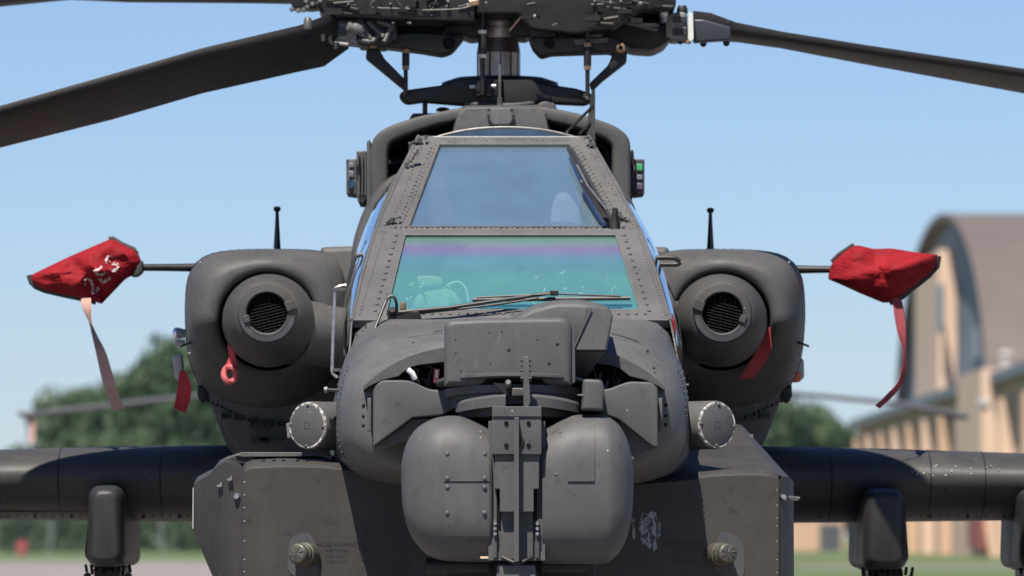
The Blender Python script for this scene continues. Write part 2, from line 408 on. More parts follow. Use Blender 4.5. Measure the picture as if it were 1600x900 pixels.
# --- canopy panels --------------------------------------------------------------
def quad_frame(name, outer, innr, th, mat, parent=H, bevel=.0025):
    """outer, innr: lists of 4 (px,py,Y) corners; a frame with thickness th"""
    O = [P(*q) for q in outer]; I = [P(*q) for q in innr]
    n = (O[1]-O[0]).cross(O[3]-O[0]).normalized()
    if n.y > 0: n = -n
    O2 = [v-n*th for v in O]; I2 = [v-n*th for v in I]
    V = O+I+O2+I2; Fc = []
    for i in range(4):
        j = (i+1) % 4
        Fc += [[i, j, 4+j, 4+i], [8+i, 8+j, 12+j, 12+i], [i, j, 8+j, 8+i], [4+i, 4+j, 12+j, 12+i]]
    o = obj(name, V, Fc, mat, parent, bevel=bevel, smooth=40)
    return o, n
def lerpq(a, b, t): return tuple(a[i]*(1-t)+b[i]*t for i in range(3))
def Yon(plane, x, y):
    """depth where the pixel ray meets a plane given by three (px,py,Y)"""
    a, b, c = [P(*q) for q in plane]; n = (b-a).cross(c-a); d = P(x, y, 1.0)-CAM
    t = (a-CAM).dot(n)/d.dot(n); return (CAM+d*t).y
PL_low = [(592, 358, 1.98), (1004, 358, 1.98), (800, 497, 1.40)]
PL_up = [(597, 357, 2.80), (1001, 357, 2.80), (790, 214, 3.42)]
def on(pl, x, y, lift=0):
    a, b, c = [P(*q) for q in pl]; n = (b-a).cross(c-a).normalized()
    if n.y > 0: n = -n
    return P(x, y, Yon(pl, x, y))+n*lift
def q3(pl, pts): return [(x, y, Yon(pl, x, y)) for x, y in pts]
low_in = [(633, 367), (962, 367), (999, 484), (605, 484)]
low_out = [(587, 358), (1000, 358), (1047, 500), (550, 500)]
fr1, n_low = quad_frame('windshield_frame', q3(PL_low, low_out), q3(PL_low, low_in), .035, M_paint)
up_in = [(687, 226), (890, 226), (953, 354), (639, 354)]
up_out = [(654, 212), (919.5, 212), (999.5, 358.5), (587, 358.5)]
fr2, n_up = quad_frame('windshield_frame', q3(PL_up, up_out), q3(PL_up, up_in), .035, M_paint)
for pl_, q_, fr_o in ((PL_low, low_out, fr1), (PL_up, up_out, fr2)):
    for a_, b_ in ((q_[0], q_[3]), (q_[1], q_[2])):
        part('edge_rail', tube([on(pl_, *a_, -.004), on(pl_, (a_[0]+b_[0])/2-math.copysign(2.5, 795-a_[0]), (a_[1]+b_[1])/2, -.004), on(pl_, *b_, -.004)], .0085, 8), M_paint, fr_o)
# glass panes, set back 9 mm in their frames
def pane(pl, pts, mat, name='glass_pane', parent=H, back=.009):
    a = [on(pl, x, y, -back) for x, y in offset_poly(pts, 2)]; a2 = [on(pl, x, y, -back-.008) for x, y in offset_poly(pts, 2)]
    return part(name, loft([a, a2]), mat, parent, smooth=0)
zb, zt = on(PL_low, 800, 484).z, on(PL_low, 800, 367).z
M_glass_low = glass('coated_lower_windshield_glass', None, (.97, 1.0, 1.0), .36, sky_sheen=(1, 1, 1), fw=.085, band=(zb, zt, [
  (0.0, (.34, .90, .90)), (.45, (.40, .95, .86)), (.72, (.42, .84, .96)), (.84, (.74, .60, 1.0)), (.92, (.66, .82, .80)), (1.0, (.46, .92, .70))]))
pane(PL_low, low_in, M_glass_low, parent=fr1)
pane(PL_up, up_in, M_glass_up, parent=fr2)
# thin bright sealing strips round the panes
def seal(pl, pts, parent, mat, w=.003):
    P3 = [on(pl, x, y, .001) for x, y in pts]; mb = MB()
    for i in range(4): mb.add(*tube([P3[i], P3[(i+1) % 4]], w, 6))
    mb.build('seal', mat, parent)
seal(PL_low, low_in, fr1, M_silver, .0018); seal(PL_up, up_in, fr2, M_cast, .0025)
# roof glass between the two windshields
PL_r1 = [(597, 358, 1.98), (1003, 358, 1.98), (800, 356.6, 2.80)]
o4 = [(587, 358, 1.98), (1000, 358, 1.98), (999.5, 357, 2.80), (587, 357, 2.80)]
i4 = [(625, 358, 2.03), (970, 358, 2.03), (968, 357.1, 2.75), (629, 357.1, 2.75)]
quad_frame('roof_frame', o4, i4, .03, M_paint)
part('roof_glass', loft([[P(x, y+1.5, Y) for x, y, Y in i4], [P(x, y+4, Y) for x, y, Y in i4]]), M_glass_side, smooth=0)
# small crosswise ledge at the foot of the upper windshield, with fasteners
mb = MB()
for row, (yy, nn) in enumerate([(356, 44), (359.5, 38)]):
    for i in range(nn):
        mb.add(*dome(P(618+(i+.5*(row))*(982-618)/nn, yy-1, 2.795-row*.03), (0, -.7, .7), rnd.choice([.0045, .006, .0075]), .9, 6))
mb.build('fastener', M_paint, kind='stuff', parent=H)
# arched roof panel behind the upper windshield
def arch_ring(Y, hw, ytop, yside, c, n=17): return [P(c+hw*(2*i/(n-1)-1), yside-(yside-ytop)*(1-abs(2*i/(n-1)-1)**2.2), Y) for i in range(n)]
ra = [arch_ring(3.44, 104, 199.5, 214, 790), arch_ring(4.35, 106, 199, 214, 788)]
part('roof_glass', loft(ra, False, False, closed=False), M_glass_side)
part('roof_rim', tube(arch_ring(3.43, 108, 199, 214.5, 790, 25), .0055, 8), M_silver)
V, Fc = tube([P(676, 214.5, 3.42), P(905, 214.5, 3.42)], .0042, 8)
part('roof_rim', (V, Fc), M_silver)
part('roof_web', loft([arch_ring(3.46, 103, 200.5, 214, 790), [P(790+103*(2*i/16-1), 216, 3.46) for i in range(17)]], False, False, closed=False), plain('blue_tinted_web', (.16, .24, .38), .2))
# side panels: frames that follow the leaning canopy sides, with bulged side windows
def side(sgn):
    # edge of the canopy side in pixels as function of row
    pts = [(606, 272), (552, 254), (497, 247), (430, 231), (358, 206), (300, 184), (260, 161), (212, 134)] if sgn < 0 else \
          [(606, 266), (552, 258), (497, 249), (430, 233), (358, 206), (300, 177), (260, 156), (212, 131)]
    def W(y):
        for (y0, w0), (y1, w1) in zip(pts, pts[1:]):
            if y1 <= y <= y0: return w0+(w1-w0)*(y-y0)/(y1-y0)
        return pts[0][1] if y > pts[0][0] else pts[-1][1]
    def cx(y): return 801-(606-y)/394*13
    def pt(y, Y, off=0): return P(cx(y)+sgn*(W(y)+off), y, Y)
    front = [(606, 1.25), (552, 1.30), (500, 1.38), (430, 1.70), (359, 1.98)]
    front2 = [(357, 2.80), (300, 3.04), (260, 3.22), (212, 3.42)]
    # side skin: strips from front profile to the back
    mb = MB()
    A = [pt(y, Y) for y, Y in front]+[pt(y, Y) for y, Y in front2]
    B = [pt(606, 4.6), pt(552, 4.6), pt(500, 4.6), pt(430, 4.6), pt(359, 4.6), pt(357, 4.6), pt(300, 4.6), pt(260, 4.6), pt(212, 4.6)]
    mb.add(*loft([[v+Vector((sgn*.002, 0, 0)) for v in A], [v+Vector((sgn*.004, 0, 0)) for v in B]], False, False, closed=False))
    # outer rim of the front frame: rounded corner strip
    sk = mb.build('canopy_side', M_paint, H, smooth=30)
    # bulged window
    def bul(y0, y1, Y0a, Y1a, k=10):
        rings = []
        for j in range(9):
            v = j/8; y = y0+(y1-y0)*v; row = []
            for i in range(11):
                u = i/10; Y = Y0a(y)+(Y1a(y)-Y0a(y))*u
                b = (4*u*(1-u))**.6*(4*v*(1-v))**.45
                row.append(pt(y, Y, 3+k*b))
            rings.append(row)
        V, Fc = loft(rings, False, False, closed=False)
        return part('side_window', (V, Fc), M_glass_side, H, smooth=60)
    fY = lambda y: 1.52+(590-y)/230*.62
    bul(594, 372, fY, lambda y: 2.72, 11)
    if sgn < 0: bul(598, 276, lambda y: 2.92 if y > 357 else 2.92+(357-y)/145*.62, lambda y: 4.5, 17)
    else: bul(598, 300, lambda y: 2.92 if y > 357 else 2.92+(357-y)/145*.62, lambda y: 4.5, 13)
    # hinge / frame bars along the leaning edge
    part('edge_rail', tube(curve_path([pt(600, 1.28, 0), pt(552, 1.31, 0), pt(500, 1.39, 0), pt(430, 1.70, 0), pt(360, 1.98, 0)], 20), .004, 6), M_paint)
    part('edge_rail', tube(curve_path([pt(357, 2.80, 0), pt(300, 3.04, 0), pt(260, 3.22, 0), pt(213, 3.42, 0)], 16), .005, 6), M_paint)
    return pt, sk
ptL, skL = side(-1); ptR, skR = side(1)
# corner hinges, rough brackets at the shoulder of the upper frame
mb = MB()
for (x0, y0, x1, y1, Y, n) in [(640, 225, 668, 213, 3.38, 7), (634, 262, 652, 236, 3.22, 7), (601, 352, 622, 340, 2.84, 6), (918, 216, 934, 240, 3.36, 7), (962, 330, 990, 352, 2.86, 7)]:
    for i in range(n):
        t = i/(n-1); c = P(x0+(x1-x0)*t+rnd.uniform(-2, 2), y0+(y1-y0)*t+rnd.uniform(-2, 2), Y-.015)
        mb.add(*box(c, (rnd.uniform(.006, .015), .02, rnd.uniform(.008, .02)), rnd.uniform(-.6, .6)))
mb.build('hinge', M_cast, H, bevel=.0015, kind='stuff')
# rivets along the windshield frames (big round heads)
rv = MB()
def rl(pl, a, b, n, r): 
    for i in range(n):
        t = i/(n-1); rv.add(*dome(on(pl, a[0]+(b[0]-a[0])*t, a[1]+(b[1]-a[1])*t, 0), (0, -.72, .69), r*1.15*rnd.uniform(.9, 1.08), .85, 10))
rl(PL_low, (619, 368), (586, 486), 13, .0074); rl(PL_low, (975, 368), (1014, 486), 13, .0074)
rl(PL_low, (592, 491), (1008, 491), 31, .0066)
rl(PL_low, (600, 366), (562, 492), 30, .0036); rl(PL_low, (997, 366), (1039, 492), 30, .0036)
rv.build('rivet', M_paint, fr1, kind='stuff')
rv = MB()
def zig(pl, a, b, n, r, w):
    for i in range(n):
        t = i/(n-1); s = (-1)**i*w
        rv.add(*dome(on(pl, a[0]+(b[0]-a[0])*t+s, a[1]+(b[1]-a[1])*t+rnd.uniform(-1, 1), 0), (0, -.72, .69), r*rnd.uniform(.7, 1.25), 1.0, 6))
zig(PL_up, (678, 228), (625, 350), 46, .0048, 3); zig(PL_up, (899, 228), (968, 350), 46, .0048, 3)
zig(PL_up, (912, 218), (990, 350), 30, .0035, 1); zig(PL_up, (690, 218.5), (890, 218.5), 40, .0035, 0); zig(PL_up, (664, 216), (612, 350), 30, .0035, 1)
rv.build('rivet', M_paint, fr2, kind='stuff')

# --- cockpit interior seen through the glass
ck = part('cockpit_tub', loft([[P(560, 500, 1.6), P(1040, 500, 1.6), P(1040, 620, 1.6), P(560, 620, 1.6)], [P(560, 500, 4.5), P(1020, 500, 4.5), P(1020, 620, 4.5), P(560, 620, 4.5)]]), M_panel, smooth=0)
part('glareshield', pillow(rp([(690, 404), (900, 404), (925, 500), (672, 500)], 14), 2.12, 2.3, 8), M_glareshield)
part('instrument_panel', pillow(rp([(705, 415), (905, 415), (905, 500), (705, 500)], 6), 2.08, 2.12, 2), M_panel)
part('sight_unit', pillow(rp([(775, 398), (806, 398), (812, 470), (768, 470)], 5), 2.0, 2.1, 4), M_panel)
part('forward_seat', pillow(rp([(720, 380), (880, 380), (900, 520), (700, 520)], 26), 2.42, 2.6, 14), M_seat)
part('cockpit_bulkhead', prism([(605, 364), (990, 364), (1000, 520), (590, 520)], 2.72, 2.74), M_panel, smooth=0)
part('cockpit_bulkhead', prism([(640, 222), (930, 222), (985, 520), (600, 520)], 4.42, 4.45), M_panel, smooth=0)
helm = pillow(rp([(640, 492), (646, 466), (662, 452), (690, 446), (712, 456), (722, 474), (726, 492)], 10), 1.84, 2.0, 12, .05, 4)
part('stowed_bag', helm, M_seat)
part('stowed_bag', pillow(rp([(652, 430), (690, 432), (692, 446), (654, 450)], 6), 1.84, 1.9, 4), M_seat)
part('cable_loop', tube(curve_path([P(698, 446, 1.8), P(716, 440, 1.8), P(728, 452, 1.8), P(732, 472, 1.8)]), .004), M_helmet)
mb = MB()
for i in range(16):
    a_ = rnd.uniform(0, 6.3); x_ = rnd.choice([640, 700, 845, 900, 935])+rnd.uniform(-26, 26); y_ = rnd.uniform(425, 476); l_ = rnd.uniform(3, 12)
    mb.add(*tube(curve_path([P(x_, y_, 1.8), P(x_+l_*math.cos(a_), y_+l_*.6*math.sin(a_)+3, 1.82), P(x_+l_*1.6*math.cos(a_+.5), y_+l_*math.sin(a_+.5), 1.85)], 6), rnd.uniform(.0015, .004), 5))
mb.build('harness', M_helmet, H, kind='stuff')
part('aft_headrest', pillow(rp([(862, 318), (872, 300), (888, 300), (908, 330), (912, 380), (858, 380)], 12), 3.35, 3.5, 8), M_helmet)
part('aft_seat', pillow(rp([(700, 300), (850, 300), (880, 480), (680, 480)], 24), 3.7, 3.85, 12), M_panel)
part('aft_glareshield', pillow(rp([(690, 346), (900, 346), (930, 400), (660, 400)], 12), 3.05, 3.25, 8), M_panel)

# --- wipers
def bar(pts, r, name, mat, parent=H, n=8): return part(name, tube([P(*q) for q in pts], r, n), mat, parent)
wb = bar([(613, 489, 1.36), (700, 481, 1.38), (866, 457, 1.47)], .0075, 'wiper_arm', M_rubber)
bar([(650, 490, 1.37), (760, 478, 1.40), (842, 466, 1.44)], .0045, 'tie_rod', M_rubber, wb)
bar([(738, 468.5, 1.485), (985, 466, 1.485)], .0085, 'wiper_blade', M_rubber, wb)
bar([(745, 465, 1.46), (870, 459, 1.44), (970, 463, 1.46)], .004, 'blade_holder', M_rubber, wb)
part('pivot', lathe(P(613, 489, 1.38), (0, -1, .3), [(-.02, .02), (.02, .019), (.025, .012), (.04, .011)], 16), M_dark, wb)
part('pivot', lathe(P(630, 483, 1.38), (0, -.4, 1), [(-.02, .012), (.02, .012), (.028, .007)], 12), M_brass, wb)
part('wiper_joint', box(P(866, 458, 1.44), (.032, .02, .02), 0), M_dark, wb, bevel=.003)
part('wiper_mount', pillow(rp([(604, 484), (655, 486), (660, 500), (645, 506), (606, 500)], 3), 1.36, 1.42, 2), M_dark, wb)
part('washer_hose', tube(curve_path([P(573, 545, 1.18), P(580, 528, 1.2), P(600, 478, 1.28), P(606, 466, 1.3), P(614, 463, 1.3), P(619, 472, 1.3), P(620, 488, 1.33)], 40), .0062), M_rubber)
w2 = bar([(958, 348, 2.76), (925, 290, 2.98), (893, 234, 3.25)], .009, 'wiper_arm', M_rubber)
bar([(950, 350, 2.78), (915, 290, 3.02), (888, 232, 3.28)], .008, 'wiper_blade', M_rubber, w2)
bar([(944, 346, 2.78), (908, 282, 3.04)], .004, 'tie_rod', M_steel, w2)
part('pivot', lathe(P(961, 346, 2.74), (0, -.5, 1), [(-.03, .022), (.015, .02), (.03, .012), (.055, .012)], 14), M_dark, w2)
part('blade_holder', loft([[P(906, 285, 2.98), P(914, 285, 2.98), P(914, 285, 3.04), P(906, 285, 3.04)], [P(940, 340, 2.76), P(950, 340, 2.76), P(950, 340, 2.80), P(940, 340, 2.80)]]), M_dark, w2)
bar([(902, 258, 3.12), (918, 290, 2.96), (948, 328, 2.82)], .005, 'washer_line', M_steel, w2)

# --- nose deck details: panel seams and screws
def decky(x, y): # find nose surface depth by simple interpolation on the deck
    yy = y-((abs(x-800)/225)**3)*30
    return max(.66, min(1.38, .64+(548-yy)/(548-499)*.72))
def seam(pts, r=.0018): return tube([P(x, y, Y) for x, y, Y in pts], r, 5)
part('panel_seam', seam([(575, 565, .92), (600, 540, .93), (640, 527, .96), (692, 520, .99)], .002), M_stencil)
part('panel_seam', seam([(580, 559, .95), (610, 537, .97), (692, 515, 1.03)], .002), M_stencil)
part('panel_seam', seam([(955, 520, 1.0), (995, 532, .96), (1014, 545, .93), (1027, 566, .92)], .002), M_stencil)
# --- shoulder fairings either side of the turret
shL = [(583, 606, 8), (596, 594, 6), (640, 594, 10), (672, 609, 8), (700, 609, 10), (745, 600, 6), (800, 596, 3), (800, 632, 2), (740, 634, 6), (707, 641, 2), (690, 649, 2), (645, 653, 3), (583, 699, 3)]
shR = [(812, 596, 3), (900, 602, 6), (948, 609, 8), (982, 596, 8), (1018, 597, 6), (1028, 606, 8), (1028, 700, 3), (1018, 697, 3), (966, 655, 4), (935, 645, 3), (812, 632, 2)]
part('shoulder_fairing', pillow(rp(shL, 5, 3), .30, .66, 3), M_turret)
part('shoulder_fairing', pillow(rp(shR, 5, 3), .30, .66, 3), M_turret)
part('fairing_underside', prism([(585, 698), (645, 655), (690, 651), (690, 668), (630, 690), (600, 700)], .36, .66), M_paint, bevel=.004)
part('fairing_underside', prism([(1026, 700), (968, 657), (940, 650), (985, 722), (1000, 712)], .36, .66), M_paint, bevel=.004)
# hinge strips with screws
for x, sgn in ((577, -1), (1032, 1)):
    hs = part('hinge_strip', pillow(rp([(x-3, 622), (x+3, 622), (x+3, 674), (x-3, 674)], 1), .48, .56, 1), M_paint)
    mb = MB()
    for yy in (633, 650, 664): mb.add(*dome(P(x+sgn*9, yy, .615), (sgn*.3, -1, 0), .0075, .7, 10))
    mb.build('screw', M_dark, hs, kind='stuff')
# cables and bits in front of the black opening blocks
part('cable', tube(curve_path([P(646, 588, .52), P(650, 596, .52), P(652, 604, .53), P(653, 612, .55)]), .013), M_rubber)
part('cable_end', tube([P(637, 577, .49), P(644, 583, .49), P(648, 592, .50)], .0105, 12), plain('white_plug', (.75, .75, .73), .3))
part('cable', tube(curve_path([P(660, 572, .57), P(676, 574, .55), P(670, 590, .57), P(666, 612, .57)]), .007), M_dark)
part('warning_tag', prism([(679, 576), (687, 577), (685, 598), (677, 598)], .55, .56), plain('pink_tag', (.75, .2, .18), .5), smooth=0)
part('tag_light', prism([(681, 578), (685, 578), (684, 590), (680, 590)], .54, .549), plain('pale_tag', (.85, .7, .66), .4), smooth=0)
part('cable', tube([P(975, 583, .56), P(955, 594, .6), P(944, 610, .62)], .011), M_rubber)
part('cable_end', tube([P(950, 594, .57), P(946, 607, .55)], .005), M_silver)
mb = MB()
for i in range(10):
    x = rnd.uniform(640, 688); mb.add(*tube([P(x, 570+rnd.uniform(0, 20), .585), P(x+rnd.uniform(-12, 12), 606, .585)], .004, 6))
for i in range(6):
    x = rnd.uniform(925, 980); mb.add(*tube([P(x, 575+rnd.uniform(0, 20), .585), P(x+rnd.uniform(-12, 12), 606, .585)], .004, 6))
mb.build('wiring', M_cast, H, kind='stuff')
# side plate joints on the nose flanks, small fastener dots
mb = MB()
for (x, y, Y) in [(606, 517, 1.22), (646, 536, .92), (577, 566, .95), (590, 574, .8), (641, 566, .66), (1012, 548, .92), (1022, 575, .75), (1035, 590, .8), (585, 540, 1.1), (560, 585, 1.0), (566, 596, .9), (1048, 592, 1.0), (1040, 612, .8), (552, 602, .95), (1052, 604, 1.0)]:
    mb.add(*dome(P(x, y, Y-.05), (0, -1, .6), .005, .8, 7))
for i in range(60):
    x = rnd.uniform(566, 600); y = rnd.uniform(500, 545)
for i in range(46):
    s = rnd.choice((-1, 1)); y = rnd.uniform(505, 595); x = 801+s*(238+(y-505)*.25+rnd.uniform(-10, 8)); mb.add(*dome(P(x, y, 1.27-(y-505)*.0006), (s*.6, -1, .3), .0032, .9, 6))
mb.build('fastener', M_dark, H, kind='stuff')
part('panel_seam', tube([P(536, 617, 1.0), P(560, 606, .86), P(582, 590, .72), P(610, 572, .64)], .0035, 6), M_stencil)
part('panel_seam', tube([P(1066, 617, 1.0), P(1040, 603, .86), P(1020, 590, .72), P(990, 572, .64)], .0035, 6), M_stencil)
part('blue_patch', prism([(541, 634), (550, 630), (548, 662), (540, 666)], .86, .88), plain('blue_grey_decal', (.035, .038, .075), .5), smooth=0)

for ring_ in (nose_rings[1], nose_rings[2]):
    for sgn in (-1, 1):
        pp = [v+Vector((sgn*.0008, 0, 0)) for v in ring_ if (v.x-P(801, 600, 1).x)*sgn > .50 and P(800, 730, 1).z < v.z < P(800, 560, 1).z]
        pp.sort(key=lambda v: v.z)
        sm = part('panel_seam', tube(pp, .0022, 5), M_stencil)
        mb = MB()
        for a_, b_ in zip(pp, pp[1:]):
            for t_ in (.25, .75): mb.add(*dome(a_.lerp(b_, t_)+Vector((0, .028, 0)), (sgn, -.5, .1), .0034, .8, 6)); mb.add(*dome(a_.lerp(b_, t_)+Vector((0, -.024, 0)), (sgn, -.5, .1), .0034, .8, 6))
        mb.build('rivet', M_paint, sm, kind='stuff')
# --- upper sensor box (night vision housing)
nv = empty('night_vision_housing', P(800, 600, .4)); nv.parent = H; nv.location = ORG[nv]-HB
bx = [(694, 603, 1), (694, 500, 14), (760, 497, 6), (894, 495, 24), (894, 603, 1)]
part('front_box', pillow(rp(bx, 8, 6), .10, .62, 9, .03, 5), M_turret, nv)
bk = [(790, 500, 4), (826, 478, 14), (866, 467, 20), (915, 467, 20), (950, 478, 12), (957, 492, 10), (948, 548, 2), (897, 548, 2), (860, 548, 2)]
part('rear_dome', pillow(rp(bk, 8, 6), .34, .92, 14, .08, 5), M_turret, nv)
part('hood', loft([[P(896, 548, .26), P(946, 548, .26), P(956, 494, .26), P(950, 481, .30), P(922, 481, .26)], [P(888, 548, .62), P(948, 548, .6), P(958, 494, .6), P(950, 478, .6), P(900, 474, .62)]]), M_turret, nv, bevel=.006, seg=3)
part('hood_lip', loft([[P(893, 549, .28), P(945, 549, .28), P(946, 549, .6), P(893, 549, .6)], [P(900, 590, .42), P(918, 588, .42), P(920, 585, .6), P(893, 590, .6)]]), M_turret, nv, bevel=.003)
part('hood_edge', tube([P(896, 546, .255), P(924, 482, .255)], .003, 6), M_paint, nv)
mb = MB()
for (x, y) in [(712, 531), (712, 552), (784, 518), (840, 531), (871, 538), (766, 568), (858, 568), (720, 580), (795, 547), (765, 520)]: mb.add(*dome(P(x, y, .101), (0, -1, 0), rnd.choice([.005, .008]), .3, 8))
mb.build('screw', M_dark, nv, kind='stuff')
part('edge_strip', prism([(894, 520), (898, 512), (899, 596), (894, 600)], .12, .2), M_turret, nv, bevel=.001)
# turret rings
def disc(c, r, h, tilt, mat, name, parent, rr=.004):
    return part(name, lathe(c, Vector((0, -math.sin(R(tilt)), math.cos(R(tilt)))), [(-h/2, r-.01), (-h/2+.003, r), (h/2-.003, r), (h/2, r-.008)], 64), mat, parent)
td = empty('sensor_turret', P(808, 640, .3)); td.parent = H; td.location = ORG[td]-HB
ringrad = 118*S(.3)
disc(P(800, 598, .30), ringrad, .016, -5, M_turret, 'turret_rim', td)
disc(P(803, 606, .33), 108*S(.3), .03, -5, M_black, 'dark_gap_disc', td)  # solid black disc paints in the dark gap under the rim
disc(P(804, 617, .34), 112*S(.3), .035, -4, M_paint, 'azimuth_ring', td)
disc(P(808, 632, .32), 104*S(.3), .045, -4, M_turret, 'azimuth_ring', td)
disc(P(808, 648, .32), 92*S(.3), .05, -4, M_paint, 'azimuth_ring', td)
# curved collar, split by the centre bar
def collar(x0, x1):
    rings = []
    for i in range(15):
        x = x0+(x1-x0)*i/14; k = ((x-808)/102)**2; Yf = .02+.28*(1-math.sqrt(max(0, 1-((x-808)/112)**2)))
        yt, yb = 616+k*14, 634+k*12
        rings.append([P(x, yt, Yf+.012), P(x, yt+3, Yf), P(x, yb, Yf), P(x, yb+1, Yf+.08), P(x, yt-3, Yf+.08)])
    part('collar', loft(rings), M_turret, td, smooth=35)
collar(712, 790); collar(826, 905)
part('latch', pillow(rp([(800, 606), (824, 606), (824, 619), (800, 619)], 2), .0, .08, 2), M_cast, td)
part('latch', lathe(P(794, 600, .02), (0, -1, .2), [(-.05, .012), (.02, .012), (.03, .008)], 14), M_silver, td)
part('latch', prism([(770, 598), (795, 600), (795, 618), (790, 618)], .04, .08), M_dark, td)
part('side_block', pillow(rp([(911, 592, 5), (941, 593, 7), (945, 610, 5), (942, 642, 3), (908, 641, 3)], 5, 4), .04, .30, 5), M_turret, td)
part('side_latch', box(P(907, 617, .05), (.02, .02, .006)), M_silver, td)
# centre bar with notches
cb = part('centre_bar', pillow(rp([(817, 557), (827, 557), (827, 640), (818, 640)], 1), -.07, -.05, 1), M_turret, td)
mb = MB()
for i in range(5):
    for s in (-1, 1): mb.add(*lathe(P(822+s*6, 563+i*8, -.06), (s, 0, 0), [(-.004, .005), (.006, .005)], 8))
mb.add(*lathe(P(822, 592, -.06), (1, 0, 0), [(-.02, .011), (.02, .011)], 12))
mb.build('stud', M_dark, cb, kind='stuff')
part('bar_foot', prism([(819, 590), (827, 592), (829, 628), (823, 640), (819, 640)], -.075, .05), M_turret, td, bevel=.002)
# bracket plates
bp_ = part('bracket_plate', pillow(rp([(769, 636), (846, 635), (846, 710), (769, 710)], 2), -.085, .12, 1), M_turret, td)
part('bracket_lip', prism([(769, 635), (846, 635), (846, 651), (769, 651)], -.092, -.086), M_turret, bp_, bevel=.002)
mb = MB()
for x in (791, 826):
    for y in (661, 696): mb.add(*lathe(P(x, y, -.086), (0, -1, 0), [(0, .008), (.004, .008), (.005, .004)], 10))
mb.build('screw', M_black, bp_, kind='stuff')
part('lower_bracket', prism([(773, 710), (843, 709), (842, 764), (834, 764), (834, 800), (781, 800), (781, 764), (773, 764)], -.07, .15), M_turret, td, bevel=.003)
part('centre_rib', prism([(803, 652), (811, 652), (811, 878), (803, 878)], -.12, -.05), M_turret, td, bevel=.0025)
part('rib_bolts', tube(curve_path([P(814, 684, -.09), P(817, 690, -.09), P(814, 696, -.09)], 8), .006), M_dark, td)
part('back_plate', prism([(763, 658), (852, 658), (852, 876), (763, 876)], -.012, .2), M_turret, td, bevel=.002)
part('centre_recess', prism([(783, 764), (833, 764), (833, 874), (783, 874)], -.03, .2), M_cowl, td, bevel=.002)
for x0, x1 in ((776, 781), (834, 839)):
    part('dark_slot_bar', prism([(x0, 766), (x1, 766), (x1, 812), (x0, 812)], -.034, .0), M_black, td, smooth=0)  # solid black bars paint in the dark slots beside the recess
for x in (773.5, 839.5):
    part('side_hardware', pillow(rp([(x-3, 812), (x+3, 812), (x+3, 872), (x-3, 872)], 1), -.03, .02, 1), M_cowl, td)
    mb = MB()
    for yy in (818, 826, 834): mb.add(*lathe(P(x, yy, -.035), (0, -1, 0), [(0, .007), (.008, .006)], 8))
    mb.build('bolt', M_steel, td, kind='stuff')
part('lower_clamp', tube(curve_path([P(784, 870, -.06), P(796, 876, -.075), P(808, 880, -.08), P(820, 876, -.075), P(832, 870, -.06)], 12), .006), M_dark, td)
part('turret_foot', pillow(rp([(777, 882), (836, 882), (842, 940), (772, 940)], 3), .0, .3, 3), M_paint, td)
part('turret_pedestal', pillow(rp([(690, 850), (930, 850), (930, 960), (700, 960)], 12), .25, .7, 6), M_dark, td)
part('turret_pedestal', pillow(rp([(665, 650), (955, 650), (955, 770), (900, 900), (700, 900), (660, 770)], 30), .42, .75, 10), M_paint, td)

# --- the two sensor drums: lofted along X, rounded in the Y/Z plane
def drum(name, xs, top, bot, inner_sgn):
    """xs ascending; top(x), bot(x) rows"""
    rings = []
    info = []
    for i, x in enumerate(xs):
        yt, yb = top(x), bot(x); zt_, zb_ = P(x, yt, .2).z, P(x, yb, .2).z; X = P(x, 700, .2).x
        cz = (zt_+zb_)/2; hz = (zt_-zb_)/2
        full = .262; k = min(1, hz/full); hy = .27*(k**.7)
        info.append((X, cz, hz, hy))
        ring = []
        for j in range(40):
            a = 2*math.pi*j/40; c, s = math.cos(a), math.sin(a); e = 2/3.3
            ring.append(Vector((X, .22-hy*math.copysign(abs(c)**e, c), cz+hz*math.copysign(abs(s)**e, s))))
        rings.append(ring)
    o = part(name, loft(rings), M_turret, td, smooth=55)
    def surf(px, py, lift=.0):
        x = max(xs[0], min(xs[-1], px)); 
        for i in range(len(xs)-1):
            if xs[i] <= x <= xs[i+1]: break
        f = (x-xs[i])/(xs[i+1]-xs[i]); cz, hz, hy = [info[i][q]*(1-f)+info[i+1][q]*f for q in (1, 2, 3)]
        Yg = -.04
        for _ in range(4):
            z = P(px, py, Yg).z; s = max(-1, min(1, (z-cz)/hz)); c = max(0, (1-abs(s)**3.3))**(1/3.3); Yg = .22-hy*c
        return P(px, py, Yg-lift)
    return o, surf
def interp(tab):
    def f(x):
        if x <= tab[0][0]: return tab[0][1]
        for (a, b), (c, d) in zip(tab, tab[1:]):
            if x <= c: return b+(d-b)*(x-a)/(c-a)
        return tab[-1][1]
    return f
def dense(tab, n=80):
    q = resample([(x, y, 0) for x, y in tab], n, closed=False); q = sorted([(v.x, v.y) for v in q]); return q
Lt = dense([(627, 752), (628, 722), (634, 696), (643, 679), (656, 665), (680, 653), (710, 649), (730, 653), (752, 662), (768, 671)])
Lb = dense([(627, 753), (629, 790), (636, 822), (646, 843), (664, 864), (686, 875), (720, 878), (768, 879)])
Rt = dense([(847, 669), (862, 662), (885, 652), (902, 648), (940, 647), (958, 656), (970, 668), (981, 690), (988, 722), (990, 748)])
Rb = dense([(847, 881), (890, 882), (940, 881), (958, 873), (971, 858), (981, 835), (988, 798), (990, 750)])
xl = [627+141*(1-math.cos(math.pi/2*i/34))for i in range(35)]
xr = sorted([990-143*(1-math.cos(math.pi/2*i/34)) for i in range(35)])
dl, sL = drum('sensor_drum', xl, interp(Lt), interp(Lb), 1)
dr, sR = drum('sensor_drum', xr, interp(Rt), interp(Rb), -1)
